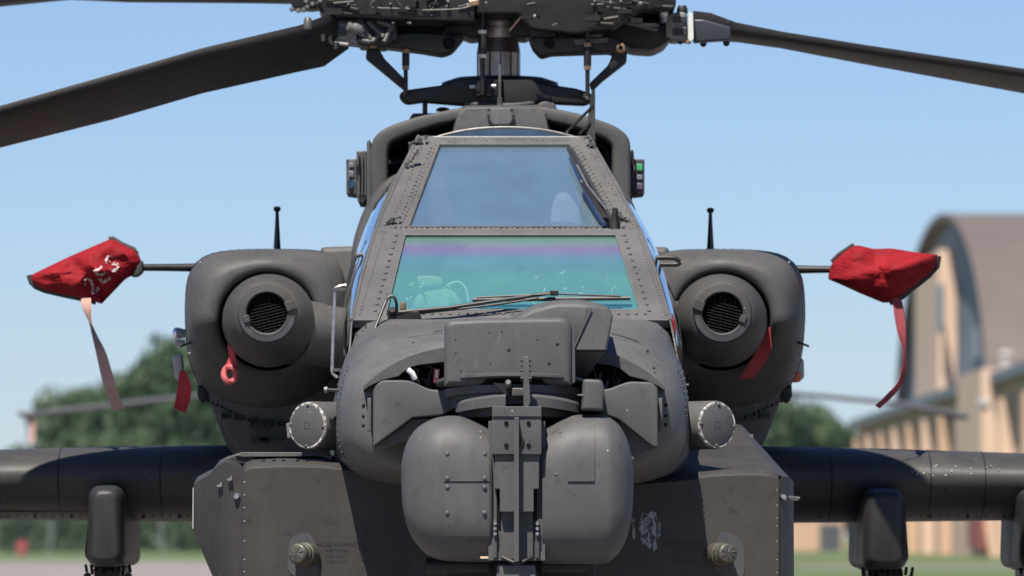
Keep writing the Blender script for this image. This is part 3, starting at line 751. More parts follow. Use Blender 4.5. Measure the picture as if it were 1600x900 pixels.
def patch(surf, x0, x1, y0, y1, th, name, parent, n=10, mat=M_turret):
    top = [[surf(x0+(x1-x0)*i/n, y0+(y1-y0)*j/n, th) for i in range(n+1)] for j in range(n+1)]
    bt = [[surf(x0+(x1-x0)*i/n, y0+(y1-y0)*j/n, -.01) for i in range(n+1)] for j in range(n+1)]
    mb = MB(); mb.add(*loft(top, False, False, closed=False)); mb.add(*loft([top[0], bt[0]], False, False, closed=False)); mb.add(*loft([top[-1], bt[-1]], False, False, closed=False))
    mb.add(*loft([[r[0] for r in top], [r[0] for r in bt]], False, False, closed=False)); mb.add(*loft([[r[-1] for r in top], [r[-1] for r in bt]], False, False, closed=False))
    return mb.build(name, mat, parent, smooth=50)
patch(sL, 693, 765, 680, 752, .007, 'cover_plate', dl); patch(sL, 693, 765, 755, 838, .007, 'cover_plate', dl)
patch(sL, 712, 765, 678, 752, .010, 'cover_strap', dl)
patch(sR, 887, 929, 660, 752, .0055, 'cover_plate', dr)
mb = MB()
for y in (709, 747, 761, 801):
    for x in (699, 757): mb.add(*dome(sL(x, y, .008 if x < 710 else .011), (0, -1, .1), .0085, .5, 12))
mb.build('screw', M_turret, dl, kind='stuff')
mb = MB()
for (x, y) in [(876, 676), (912, 672), (902, 688), (869, 741)]: mb.add(*dome(sR(x, y, 0), (0, -1, .2), .006, .4, 9))
mb.build('screw', M_turret, dr, kind='stuff')
part('drum_edge_strip', prism([(765, 675), (769, 675), (769, 872), (765, 872)], .01, .1), M_cowl, td)  # strip in cowling paint along the drum's inner edge
part('drum_edge_strip', prism([(846, 678), (849, 678), (849, 875), (846, 875)], .01, .1), M_cowl, td)
part('chipped_corner', box(P(757, 871, .0), (.03, .01, .008)), plain('bare_primer', (.5, .4, .3), .6), dl)
part('drum_belly', lathe(P(700, 884, .2), (1, 0, 0), [(-.08, .03), (.15, .03)], 16), M_dark, td)
part('drum_belly', lathe(P(880, 884, .2), (1, 0, 0), [(-.08, .03), (.1, .03)], 16), M_dark, td)

# --- round light pods
def pod(cx_, cy_, sgn):
    c = P(cx_, cy_, 1.20); ax = Vector((sgn*math.sin(R(36)), -math.cos(R(36)), 0)); r = 38*S(1.2)
    o = part('side_pod', lathe(c, -ax, [(0.0, r*.93), (.003, r*.98), (.012, r), (.10, r), (.50, r*.98)], 48, True, True), M_paint, H)
    part('worn_rim', lathe(c+ax*.001, ax, [(0, r*.84), (.003, r*.86), (.003, r*.93), (-.003, r*.96)], 48, False, False), M_chip, o)
    part('end_disc', lathe(c, ax, [(-.002, r*.86), (.004, r*.86), (.0055, r*.83)], 48), M_turret, o)
    s_ = ax.cross(Vector((0, 0, 1))).normalized(); u = Vector((0, 0, 1)); mb = MB()
    for k in range(4):
        a = math.pi/2*k+.06; mb.add(*dome(c+ax*.004+(s_*math.cos(a)+u*math.sin(a))*r*.84, ax, 0.0075, .8, 10))
    mb.build('bolt', M_cast, o, kind='stuff')
    mb = MB()
    for i in (-1, 0, 1):
        for j in (-1, 0, 1):
            if i or j: mb.add(*lathe(c+ax*.0055+s_*i*.011+u*j*.011, ax, [(0, .0022), (.001, .002)], 6))
    mb.build('vent_hole', M_black, o, kind='stuff')
    hd = c-ax*.16; sd_ = Vector((sgn*-.2, -1, 0)).normalized()
    for yy in (-17, 17):
        q = hd+Vector((-sgn*.01, -r*.93, yy*S(1))); part('clip', tube([q+Vector((-.02, .008, 0)), q+Vector((-.012, -.008, 0)), q+Vector((.012, -.008, 0)), q+Vector((.02, .008, 0))], .003, 6), M_dark, o)
    if sgn < 0:
        part('bracket', prism([(447, 662), (453, 660), (454, 684), (449, 684)], 1.33, 1.36), M_silver, o, bevel=.001)
pod(481, 665, -1); pod(1120, 664, 1)
part('antenna_stub', tube([P(509, 609, 1.1), P(530, 610, 1.2)], .006, 8), M_silver); part('antenna_stub', lathe(P(508, 609, 1.1), (1, 0, 0), [(-.004, .011), (.008, .013)], 12), M_silver)
part('antenna_stub', lathe(P(1071, 603, 1.4), (1, 0, 0), [(-.01, .008), (.012, .012)], 12), M_dark)
# --- grab handles
part('grab_handle', tube(curve_path([P(527, 590, 1.9), P(521, 584, 1.9), P(519, 572, 1.9), P(523, 462, 1.9), P(527, 449, 1.9), P(541, 446, 1.9)], 36), .0065), M_steel)
part('grab_handle', tube(curve_path([P(541, 448, 2.2), P(545, 436, 2.2), P(553, 408, 2.2), P(560, 399, 2.2), P(572, 397, 2.2)], 24), .008), M_rubber)
part('grab_handle', tube(curve_path([P(1018, 403, 2.2), P(1050, 403, 2.2), P(1060, 407, 2.2), P(1058, 413, 2.2), P(1018, 413, 2.2)], 30), .0095), M_dark)
for yy in (578, 452): part('handle_foot', box(P(530, yy, 1.9), (.05, .02, .012)), M_cast)

# --- avionics bays (side fairings)
def ring3(pts, Y): return [P(x, y, Y) for x, y in pts]
fl = [(379, 736), (384, 729), (396, 725), (440, 723), (500, 724), (545, 729), (580, 738), (610, 748), (640, 756), (700, 760), (700, 980), (379, 980)]
flr = [ring3([(x, y+(7 if y < 800 else 0)) for x, y in fl], 1.14), ring3([(x, y+(2 if y < 800 else 0)) for x, y in fl], 1.155), ring3([(x, y-(3 if y < 800 else 0)) for x, y in fl], 1.20), ring3([(x, y-(7 if y < 800 else 0)) for x, y in fl], 1.30)]
flr.append([v+Vector((0, 2.9, 0)) for v in flr[-1]])
bl = part('avionics_bay', loft(flr), M_bay, smooth=50)
Aedge = [(379, 734, 1.15), (379, 826, 1.15), (379, 880, 1.15), (379, 980, 1.15)]
sp_ = [[(379, 738, 1.152), (368, 727, 1.17), (352, 722, 1.19), (338, 729, 1.22), (328, 742, 1.25), (303, 755, 1.38)],
      [(379, 826, 1.152), (366, 826, 1.17), (350, 826, 1.20), (338, 826, 1.23), (325, 826, 1.27), (302, 826, 1.38)],
      [(379, 870, 1.152), (366, 870, 1.17), (350, 870, 1.20), (340, 870, 1.23), (332, 870, 1.27), (319, 870, 1.38)],
      [(379, 980, 1.152), (374, 980, 1.17), (372, 980, 1.20), (370, 980, 1.23), (368, 980, 1.27), (366, 980, 1.38)]]
rows = [[P(*q) for q in r] for r in sp_]
mb = MB(); mb.add(*loft(rows, False, False, closed=False))
bk_ = [[r[-1], r[-1]+Vector((0, 2.8, 0))] for r in rows]; mb.add(*loft(bk_, False, False, closed=False))
tp = rows[0]; mb.add(*loft([tp, [v+Vector((0, .35, .028)) for v in tp], [v+Vector((0, 2.8, .03)) for v in tp]], False, False, closed=False))
spn = mb.build('side_panel', M_bay, bl, smooth=35)
part('bright_edge', tube([P(302, 762, 1.37), P(301.5, 826, 1.37)], .0026, 6), M_lens, spn)
part('panel_seam', tube([P(380, 742, 1.145), P(380, 980, 1.145)], .0035, 6), M_black, bl)
part('blister', pillow(rp([(336, 727, 6), (352, 715, 6), (376, 706, 8), (398, 708, 6), (398, 728, 3), (352, 724, 3)], 6), 1.36, 3.6, 3), M_bay, bl)
part('deck_plate', prism([(368, 712), (378, 706.5), (500, 707), (519, 711), (519, 719), (500, 713), (380, 714)], 1.35, 2.7), paint('deck_plate_paint', (.09, .09, .09)), bl, bevel=.002)
mb = MB()
for y in (754, 774, 794, 815, 846, 875, 894, 915): mb.add(*dome(P(382, y, 1.143), (0, -1, 0), .0055, .9, 9))
mb.build('rivet', M_silver, bl, kind='stuff')
mb = MB()
for x, y, Y in [(343, 759, 1.21), (359, 749, 1.18)]:
    mb.add(*box(P(x, y, Y-.012), (.02, .016, .008))); mb.add(*box(P(x+2, y-2, Y-.016), (.006, .02, .016)))
mb.build('latch', M_steel, spn, kind='stuff')
part('latch', lathe(P(370, 776, 1.16), (0, -1, .1), [(-.01, .014), (.012, .013), (.018, .009), (.018, .004)], 14), M_steel, spn)
mb = MB()
for x in (412, 428, 443, 465, 480): mb.add(*box(P(x, 719.2, 1.2), (.012, .01, .004)))
mb.build('slot', M_black, bl, kind='stuff')
# right bay
fr_ = [(900, 760), (985, 752), (1040, 748), (1077, 744), (1110, 739), (1150, 737), (1190, 737), (1210, 741), (1217, 748), (1217, 980), (900, 980)]
frr = [ring3([(x, y+(6 if y < 800 else 0)) for x, y in fr_], 1.14), ring3([(x, y+(1 if y < 800 else 0)) for x, y in fr_], 1.155), ring3([(x, y-(3 if y < 800 else 0)) for x, y in fr_], 1.20), ring3([(x, y-(6 if y < 800 else 0)) for x, y in fr_], 1.28)]
frr.append([v+Vector((0, 2.9, 0)) for v in frr[-1]])
br = part('avionics_bay', loft(frr), M_bay, smooth=50)
sr = [[(1217, 752, 1.152), (1224, 745, 1.17), (1233, 746, 1.22), (1240, 756, 1.34)], [(1217, 980, 1.152), (1224, 980, 1.17), (1233, 980, 1.22), (1241, 980, 1.34)]]
rows = [[P(*q) for q in r] for r in sr]; mb = MB(); mb.add(*loft(rows, False, False, closed=False))
mb.add(*loft([[r[-1], r[-1]+Vector((0, 2.8, 0))] for r in rows], False, False, closed=False)); mb.add(*loft([rows[0], [v+Vector((0, 2.8, .02)) for v in rows[0]]], False, False, closed=False))
sprr = mb.build('side_panel', M_bay, br, smooth=35)
wt = [P(1040, 742, 1.24), P(1217, 742, 1.24), P(1241, 755, 1.36), P(1241, 755, 4.0), P(1217, 742, 4.0), P(1040, 742, 4.0), P(1040, 655, 3.0), P(1150, 662, 3.0), P(1160, 665, 4.0), P(1040, 655, 4.0)]
part('sloped_deck', (wt, [[0, 1, 7, 6], [1, 2, 7], [2, 3, 8, 7], [6, 7, 8, 9], [0, 6, 9, 5]]), M_bay, br, smooth=20)
mb = MB()
for i in range(18):
    x = 1135+i*2.2; mb.add(*box(P(x+rnd.uniform(-3, 3), 662+i*1.2+rnd.uniform(-3, 3), 2.9), (.014, .02, .012), rnd.uniform(0, 1)))
mb.build('fastener', M_silver, br, kind='stuff')
part('panel_seam', tube([P(1216, 750, 1.146), P(1216, 980, 1.146)], .003, 6), M_black, br)
mb = MB()
for i, y in enumerate((766, 790, 810, 822, 846, 875, 895)): mb.add(*dome(P(1214, y, 1.143), (0, -1, 0), .0045, .9, 9))
mb.build('rivet', M_silver, br, kind='stuff')
part('latch', lathe(P(1224, 777, 1.165), (0, -1, .1), [(-.01, .013), (.012, .012), (.018, .008)], 14), M_steel, br)
part('latch', tube([P(1232, 776, 1.2), P(1249, 778, 1.22)], .005, 8), M_steel, br); part('latch', tube([P(1236, 780, 1.2), P(1246, 781, 1.22)], .003, 8), M_steel, br)
# warning receiver knobs
def knob(x, y, s, parent):
    c = P(x, y, 1.05); ax = Vector((s*.5, -1, .05)).normalized(); r = 16.5*S(1)
    o = part('spiral_antenna', lathe(c, -ax, [(-.004, r*.80), (0, r*.93), (.006, r), (.02, r), (.022, r*.9), (.03, r*.9), (.032, r*1.02), (.05, r*1.02), (.052, r*1.12), (.10, r*1.15)], 32), plain('knob_metal', (.07, .066, .052), .5, .3, .3, 80), parent)
    mb = MB(); a_ = ax.cross(Vector((0, 0, 1))).normalized(); u = a_.cross(ax)
    for k in range(8):
        a = math.pi/4*k; mb.add(*tube([c+ax*.004+(a_*math.cos(a)+u*math.sin(a))*r*.15, c+ax*.005+(a_*math.cos(a+.5)+u*math.sin(a+.5))*r*.78], .002, 5))
    mb.build('spiral', M_cast, o, kind='stuff')
knob(464, 865, -1, bl); knob(1138, 865, 1, br)
def halo(x, y, parent, s):
    pts = [(x-16, y+30), (x-20, y), (x-14, y-26), (x+8*s, y-34), (x+20, y-24), (x+27, y+5), (x+22, y+40)]
    q = resample([(a, b, 0) for a, b in pts], 28); 
    part('touched_up_paint', loft([[P(v.x, v.y, 1.1365) for v in q], [P(v.x, v.y, 1.145) for v in q]]), M_halo, parent, smooth=0)
M_halo = plain('blue_grey_touch_up', (.044, .044, .048), .6, 0, .12, 40)
halo(470, 866, bl, 1); halo(1136, 864, br, -1)
# stencil lettering beside the left knob
mb = MB()
for k, (s, wd) in enumerate([('RADAR WARNING', 62), ('ANTENNA', 36), ('DO NOT', 34), ('PAINT', 32)]):
    V, Fc = text_mesh(s); mn = min(v.x for v in V); mx = max(v.x for v in V); sx = wd/(mx-mn)
    mb.add([P(526+v.x*sx if k else 526+v.x*sx, 852.5+k*9.0-v.y*8.2, 1.1375) for v in V], Fc)
mb.build('stencil_lettering', M_stencil, bl, smooth=0)
mb = MB()
for k, (s, wd) in enumerate([('RADAR WARNING', 60), ('ANTENNA', 36), ('DO NOT', 34), ('PAINT', 32)]):
    V, Fc = text_mesh(s); mn = min(v.x for v in V); mx = max(v.x for v in V); sx = wd/(mx-mn)
    mb.add([P(1068+v.x*sx, 852.5+k*9.0-v.y*8.2, 1.1375) for v in V], Fc)
mb.build('stencil_lettering', M_stencil, br, smooth=0)
# scuffed patch
for q_ in ([(987, 811), (990, 806), (993, 812), (992, 826), (993, 838), (990, 846), (988, 834)], [(1026, 818), (1032, 816), (1032, 836), (1028, 842)]): part('scuffed_patch', (lambda a: (a, [list(range(len(a)))]))([P(x, y, 1.1375) for x, y in q_]), M_scuff, br, smooth=0)
q = [(1000, 812), (1004, 801), (1012, 803), (1018, 799), (1026, 801), (1026, 812), (1029, 818), (1026, 838), (1027, 856), (1022, 862), (1019, 852), (1014, 860), (1009, 850), (1004, 857), (1001, 840), (998, 824)]
part('scuffed_patch', (lambda a: (a, [list(range(len(a)))]))([P(x, y, 1.137) for x, y in q]), M_scuff, br, smooth=0)

# --- engine nacelles
M_slat = plain('grille_black', (.011, .011, .012), .9, 0, .1, 20, .08)
M_bulb = paint('shaded_gearbox_paint', (.041, .040, .0385), rough=.6)  # darker than the cowling: shade on the bulb is put into the colour
M_pylon = paint('shaded_pylon_paint', (.022, .0215, .0215), rough=.5)  # darkened so the shadow over the pylons sits in the colour
M_cres = plain('blue_grey_crescent', (.055, .058, .066), .6)
def nacelle(s):
    def X(x): return x if s < 0 else 1546-x   # mirrored about 773
    ex = 0 if s < 0 else 0
    out = [(282, 500), (283, 450), (289, 420), (304, 400), (328, 389), (370, 384), (430, 383), (490, 385), (522, 396), (540, 430), (546, 500), (538, 570), (505, 625), (450, 655), (395, 658), (345, 642), (310, 610), (288, 560)]
    cxn, cyn = 420, 503
    def ring(f, Y, sc=1.0):
        pts = [(cxn+(x-cxn)*f, cyn+(y-cyn)*f) for x, y in out]
        return [P(X(v.x), v.y, Y) for v in resample([(x, y, 0) for x, y in pts], 64)]
    def circ(r, Y, dy=0):  # same angular start as the outline
        q = resample([(x, y, 0) for x, y in out], 64)
        res = []
        for v in q:
            a = math.atan2(v.y-cyn, v.x-cxn); res.append(P(X(cxn+r*math.cos(a)), cyn+dy+r*math.sin(a), Y))
        return res
    def mixr(a, b, t): return [p.lerp(q_, t) for p, q_ in zip(a, b)]
    c0, o0 = circ(76, 4.30), ring(1, 4.30)
    Cn = P(X(cxn), cyn, 4.30)
    def lvl(t, Y):   # the lip leans back towards its foot and towards the fuselage
        res = []
        for v in mixr(c0, o0, t):
            dz = max(0, Cn.z-v.z)/.42; dx = max(0, (v.x-Cn.x)*(1 if s < 0 else -1))/.42
            res.append(v+Vector((0, Y-4.30+(.52*dz**1.2+.2*dx**1.3)*(1-max(0, t-.75)*2.2), 0)))
        return res
    rings = [[v+Vector((0, .3, 0)) for v in circ(70, 4.30)], lvl(0, 4.10), lvl(.05, 4.085), lvl(.14, 4.08), lvl(.26, 4.078), lvl(.40, 4.088), lvl(.54, 4.12), lvl(.67, 4.175), lvl(.80, 4.29), lvl(.91, 4.45), lvl(1.0, 4.78)]
    rings.append([v+Vector((0, 1.6, 0)) for v in rings[-1]])
    rings.append([v+Vector((0, 3.0, 0)) for v in [P(X(420), 500, 4.65).lerp(v, .72) for v in rings[10]]])
    nc = part('engine_nacelle', loft(rings, False, True), M_cowl, smooth=60)
    part('panel_seam', tube([v+Vector((0, -.001, 0)) for v in rings[10]]+[rings[10][0]], .0028, 5), M_dark, nc)
    mb = MB()
    for a_, b_ in zip(rings[9], rings[9][1:]+rings[9][:1]): mb.add(*dome(a_.lerp(b_, .5).lerp(rings[10][rings[9].index(a_)], .55), (0, -1, .2), .0045, .7, 6))
    mb.build('cowl_rivet', M_cowl, nc, kind='stuff')
    # gearbox bulb in the intake
    def gl(Y, r, cx_=420, cy_=501): 
        return [P(X(cx_)+r*math.cos(2*math.pi*k/48), cy_+r*math.sin(2*math.pi*k/48), Y) for k in range(48)]
    gb = [gl(3.74, 31, 417, 489), gl(3.70, 32, 417, 489), gl(3.695, 34, 417, 489), gl(3.70, 44, 417, 489.5), gl(3.72, 46.5, 417, 490), gl(3.722, 48.5, 417, 490), gl(3.74, 53.5, 417.3, 491.5), gl(3.775, 59.5, 417.8, 494), gl(3.82, 64.5, 418.5, 496.5), gl(3.88, 68.5, 419.2, 499), gl(3.95, 71.2), gl(4.02, 72.6), gl(4.10, 73), gl(4.3, 71), gl(4.7, 62)]
    g = part('gearbox_bulb', loft(gb, False, True), M_bulb, nc, smooth=38)
    part('grille_back', loft([gl(3.76, 32, 417, 489), gl(3.78, 32, 417, 489)]), M_black, g, smooth=0)
    for k in range(13):
        o_ = (k-6)*4.7; L = math.sqrt(max(30**2-o_**2, 1)); a = R(-14)
        p0 = (417+(-L*math.cos(a)-o_*math.sin(a)), 489+(L*math.sin(-a)*-1*-1 if 0 else -L*math.sin(a)*-1*0 + (-L)*math.sin(a)+o_*math.cos(a)))
        p1 = (417+(L*math.cos(a)-o_*math.sin(a)), 489+(L*math.sin(a)+o_*math.cos(a)))
        sl_ = loft([[P(X(q[0]), q[1]-.7, 3.722), P(X(q[0]), q[1]+.4, 3.719), P(X(q[0]), q[1]+.9, 3.74), P(X(q[0]), q[1]-.3, 3.745)] for q in (p0, p1)])
        part('slat', sl_, M_slat, g, smooth=20)
    for k in range(7):
        o_ = (k-3)*8.0; L = math.sqrt(max(30**2-o_**2, 1)); part('slat', tube([P(X(417+o_-.2*L), 489-L*.97, 3.732), P(X(417+o_+.2*L), 489+L*.97, 3.732)], .0016, 5), M_dark, g)
    cr_ = [[P(X(417+r_*math.cos(R(a_))), 489.5+r_*math.sin(R(a_)), yy) for r_, yy in ((37, 3.694), (44, 3.698), (44, 3.704), (37, 3.704))] for a_ in range(12, 165, 6)]
    part('bare_crescent', loft(cr_), M_cres, g)
    for (x0, y0, x1, y1, wd) in [(462, 474, 446, 480, 8), (380, 500, 390, 497, 6)]:
        d = Vector((x1-x0, y1-y0)).normalized(); n_ = Vector((-d.y, d.x))*wd
        pts = [(x0+n_.x, y0+n_.y), (x1+n_.x, y1+n_.y), (x1-n_.x, y1-n_.y), (x0-n_.x, y0-n_.y)]
        part('clamp', prism([(X(a), b) for a, b in pts], 3.685, 3.76), M_bulb, g, bevel=.004)
    # drive shaft housing running inboard
    a = P(X(455), 517, 4.05); b = P(X(585), 537, 4.35)
    part('shaft_housing', tube([a, a.lerp(b, .3), a.lerp(b, .35), b], [.14, .135, .13, .13], 32), M_cowl, nc, smooth=50)
    # inboard shoulder that joins the fuselage
    sh = [(500, 386), (560, 384), (600, 384), (600, 640), (520, 640), (500, 560)]
    part('inboard_fairing', pillow(rp([(X(x), y) for x, y in sh], 8), 4.62, 6.2, 10), M_cowl, nc)
    # lower cowl
    lowc = [(312, 560), (320, 610), (336, 655), (352, 694), (372, 722), (430, 735), (520, 735), (560, 700), (560, 560)]
    part('lower_cowl', pillow(rp([(X(x), y) for x, y in lowc], 18), 4.62, 6.6, 16, .09, 4), M_cowl, nc)
    mb = MB()
    for i in range(12): mb.add(*dome(P(X(318+i*7), 622+i*3.4+abs(i-6)*.4, 4.62), (0, -1, -.3), .007, .8, 7))
    for i in range(6):
        mb.add(*box(P(X(352+i*22), 650+i*3, 4.62), (.045, .03, .02), .2))
    mb.build('cowl_fastener', M_dark, nc, kind='stuff')
    mb = MB()
    for i in range(22): mb.add(*box(P(X(400+rnd.uniform(0, 140)), 664+rnd.uniform(0, 28), 4.60), (rnd.uniform(.02, .08), .03, rnd.uniform(.01, .03))))
    mb.build('exhaust_detail', M_dark, nc, kind='stuff')
    part('cowl_hook', pillow(rp([(X(q_[0]), q_[1]) for q_ in [(309, 600), (322, 608), (326, 622), (314, 630), (308, 618)]], 3), 4.66, 4.9, 2), M_dark, nc)
    # whip antenna
    xa = 433 if s < 0 else 1110; dy = 0 if s < 0 else 2
    an = part('blade_antenna', loft([[P(xa-6, 396+dy, 4.9), P(xa, 396+dy, 4.86), P(xa+6, 396+dy, 4.9), P(xa, 396+dy, 4.95)], [P(xa-3.5, 352+dy, 4.92), P(xa, 352+dy, 4.9), P(xa+3.5, 352+dy, 4.92), P(xa, 352+dy, 4.94)], [P(xa-2.5, 330+dy, 4.92), P(xa, 330+dy, 4.91), P(xa+2.5, 330+dy, 4.92), P(xa, 330+dy, 4.93)]]), M_dark, nc)
    part('antenna_tip', lathe(P(xa, 330+dy, 4.92), (0, 0, 1), [(-.005, .006), (.004, .015), (.014, .016), (.02, .01)], 14), M_dark, an)
    # air data boom
    x0, x1 = (315, 205) if s < 0 else (1232, 1320); yb = 418 if s < 0 else 421
    part('air_data_boom', tube([P(x0, yb, 5.0), P((x0+x1)/2, yb, 4.98), P(x1, yb, 4.95)], [.019, .016, .015], 16), M_dark, nc)
    mb = MB()
    for (x, y) in [(313, 410), (402, 410), (421, 406), (432, 408), (375, 400), (296, 552)]: mb.add(*dome(P(X(x), y, 4.23), (0, -1, .5), .006, .5, 7))
    mb.build('rivet', M_silver, nc, kind='stuff')
    part('panel_seam', tube([P(X(283), 541, 4.5), P(X(290), 538, 4.38), P(X(298), 535, 4.3)], .005, 6), M_black, nc)
    return nc
ncL = nacelle(-1); ncR = nacelle(1)
# small lights on the left nacelle flank, edge plates
part('position_light', lathe(P(278, 521, 4.75), (-1, -.3, 0), [(-.03, .018), (0, .026), (.015, .024), (.022, .012)], 16), M_lamp, ncL)
part('position_light', lathe(P(277, 535, 4.75), (-1, -.3, 0), [(-.03, .012), (0, .012), (.012, .006)], 12), M_lens, ncL)
part('flank_lamp', pillow(rp([(269, 555, 8), (284, 552, 6), (288, 594, 6), (274, 595, 8)], 7, 4), 4.9, 4.98, 3), M_lens, ncL)
part('flank_lamp', pillow(rp([(1240, 556), (1256, 560), (1257, 592), (1240, 596)], 6, 4), 5.1, 5.18, 3), M_lens, ncR)
part('flank_lamp', pillow(rp([(1240, 580), (1252, 583), (1252, 596), (1240, 598)], 3, 4), 5.02, 5.09, 2), plain('amber_red_lens', (.6, .12, .06), .3), ncR)

# --- wings
def wing(s):
    def sec(x, yt, yb, chord=1.15, LE=4.95):
        zt_, zb_ = P(x, yt, LE+.35).z, P(x, yb, LE+.3).z; X = P(x, 750, LE).x; cz = (zt_+zb_)/2; hz = (zt_-zb_)/2
        Zt, Zb = cz+hz, cz-hz; H_ = Zt-Zb; zn = Zt-H_*.40; ring = []
        for j in range(14):     # upper nose quarter
            q_ = math.pi/2*j/13; ring.append(Vector((X, LE+.34*(1-math.cos(q_)) if 0 else LE+.34-.34*math.sin(q_), zn+(Zt-zn)*max(0, math.cos(q_))**.9)))
        for j in range(1, 16):  # lower surface sweeps back under the wing
            q_ = math.pi/2*j/15; ring.append(Vector((X, LE+.44-.44*max(0, math.cos(q_))**1.25, zn-(zn-Zb)*math.sin(q_)**.95)))
        ring += [Vector((X, LE+.8, Zb+H_*.1)), Vector((X, LE+chord, cz-.02)), Vector((X, LE+chord, cz)), Vector((X, LE+.8, Zt-H_*.12))]
        return ring
    tab = [(-178, 706, 809), (0, 702, 812), (160, 698, 814), (300, 696, 815), (520, 694, 818)] if s < 0 else [(1030, 694, 820), (1240, 698, 817), (1350, 700, 816), (1600, 708, 813), (1736, 712, 811)]
    wg = part('stub_wing', loft([sec(*t) for t in tab]), M_wing, smooth=50)
    for xx in ((-20, 90, 250) if s < 0 else (1300, 1455, 1540)):
        (xa_, ta_, ba_), (xb_, tb_, bb_) = max([t for t in tab if t[0] <= xx], key=lambda t: t[0]), min([t for t in tab if t[0] > xx], key=lambda t: t[0])
        f_ = (xx-xa_)/(xb_-xa_); part('panel_seam', tube([v+Vector((0, -.0012, 0)) for v in sec(xx, ta_+(tb_-ta_)*f_, ba_+(bb_-ba_)*f_)[:28]], .0024, 5), M_dark, wg)
    xs = (-178, 330) if s < 0 else (1215, 1736)
    mb = MB()
    n = 36
    for i in range(n):
        x = xs[0]+(xs[1]-xs[0])*(i+.5)/n; mb.add(*dome(P(x, 806, 5.20), (0, -.6, -1), .004, .7, 6))
        if i % 4 == 0: mb.add(*box(P(x, 808.5, 5.22), (.012, .02, .007)))
    for i in range(10):
        x = xs[0]+(xs[1]-xs[0])*(i+.5)/10; pass
    mb.build('wing_fastener', M_dark, wg, kind='stuff')
    mb = MB()
    for i in range(16):
        x = (rnd.gauss(225, 40) if s < 0 else rnd.uniform(1425, 1570)); y = rnd.uniform(712, 738) if s < 0 else rnd.uniform(722, 744)
        yt_ = 700; f_ = (y-699)/45; c = P(x, y, 4.95+.34*(1-math.sqrt(max(0, 1-(1-f_)**2)))); r_ = rnd.uniform(.002, .005)
        mb.add(*lathe(c, (0, -1, .3), [(-.006, r_), (.002, r_*.9)], 5))
    mb.build('paint_chip', M_lens, wg, kind='stuff')
    part('leading_edge_seam', tube([P(xs[0], 799, 5.15), P(xs[1], 799, 5.15)], .003, 5), M_dark, wg)
    return wg
wL = wing(-1); wR = wing(1)
def pylon(x0, x1, yt, yb, wg, flip):
    c = (x0+x1)/2; xo = (x1-x0)
    py = part('weapon_pylon', pillow(rp([(x0+1, yt), (x1-1, yt), (x1+4, yb), (x0-3, yb)], 20, 5), 4.58, 5.9, 15, .12, 6), M_pylon, wg)
    part('pylon_rear', prism([(x0+8, yt-10), (x1-4, yt-10), (x1+(0 if flip else 4), yt+110), (x1-10, yb+2), (x0+10, yb+2), (x0-(4 if flip else 0), yt+110)], 5.2, 6.3), M_pylon, py, bevel=.01)
    part('ejector_rack', prism([(x0+11, yb), (x1-5, yb), (x1-5, yb+70), (x0+11, yb+70)], 4.9, 5.8), M_dark, py, bevel=.006)
    mb = MB()
    for i in range(9):
        x = x0-2+i*(x1-x0+12)/8; mb.add(*tube([P(x, yb-3, 4.9), P(x+rnd.uniform(-3, 3), yb+rnd.uniform(6, 14), 4.88)], .007, 6))
    for x in (x0, x1+8): mb.add(*lathe(P(x, yb+14, 4.86), (0, -1, 0), [(-.04, .016), (.02, .014)], 10))
    mb.build('sway_brace', M_dark, py, kind='stuff')
    return py
pylon(136, 192, 758, 886, wL, True); pylon(1350, 1416, 763, 890, wR, False)
pylon(-103, -46, 758, 886, wL, True); pylon(1597, 1660, 763, 890, wR, False)
# strengthening rib seen on the right hand outer pylon is part of that pylon's outline

# --- upper rear body and cowling arch
def arch_poly(pts): return pts
dog = [(548, 400), (552, 372), (566, 330), (584, 298), (606, 276), (640, 262), (930, 262), (962, 280), (985, 305), (1003, 350), (1012, 400), (1012, 620), (548, 620)]
part('rear_body', pillow(rp(dog, 16, 4), 4.46, 7.2, 10, .05, 4), M_cowl)
# arch: outer outline minus inner opening
ao = rp([(578, 330, 3), (577, 236, 10), (584, 212, 12), (606, 197, 12), (650, 182, 12), (716, 168, 10), (850, 166, 10), (910, 178, 12), (962, 196, 14), (985, 214, 14), (986, 330, 3)], 10, 5)
ai = rp([(606, 330, 3), (606, 238, 4), (610, 222, 6), (630, 213, 6), (680, 196, 6), (716, 188, 8), (850, 188, 8), (900, 200, 8), (940, 214, 8), (956, 226, 8), (957, 330, 3)], 8, 5)
def frame_prism(o_, i_, Y0, Y1, bd=.03):
    n = 90
    O = resample([(x, y, 0) for x, y in o_], n, closed=False, smooth=False); I = resample([(x, y, 0) for x, y in i_], n, closed=False, smooth=False)
    rings = []
    for a, b in zip(O, I):
        A, B = P(a.x, a.y, Y0), P(b.x, b.y, Y0); r = []
        m = A.lerp(B, .5); h = (A-B)/2
        for t in (0, .35, .7, 1):
            th = t*math.pi/2; r.append(m+h*(math.cos(th)*.35+.65)*(1 if t < 1 else .93)+Vector((0, bd*(1-math.sin(th)) if t < 1 else 0, 0)))
        for t in (1, .7, .35, 0):
            th = t*math.pi/2; r.append(m-h*(math.cos(th)*.35+.65)*(1 if t < 1 else .93)+Vector((0, bd*(1-math.sin(th)) if t < 1 else 0, 0)))
        r += [B+Vector((0, Y1-Y0, 0)), A+Vector((0, Y1-Y0, 0))]
        rings.append(r)
    return loft(rings)
part('cowling_arch', frame_prism(ao, ai, 4.5, 6.6), M_cowl, smooth=50)
part('cowling_back', prism([(600, 335), (600, 225), (720, 180), (850, 180), (960, 225), (960, 335)], 5.3, 5.4), M_black, smooth=0)
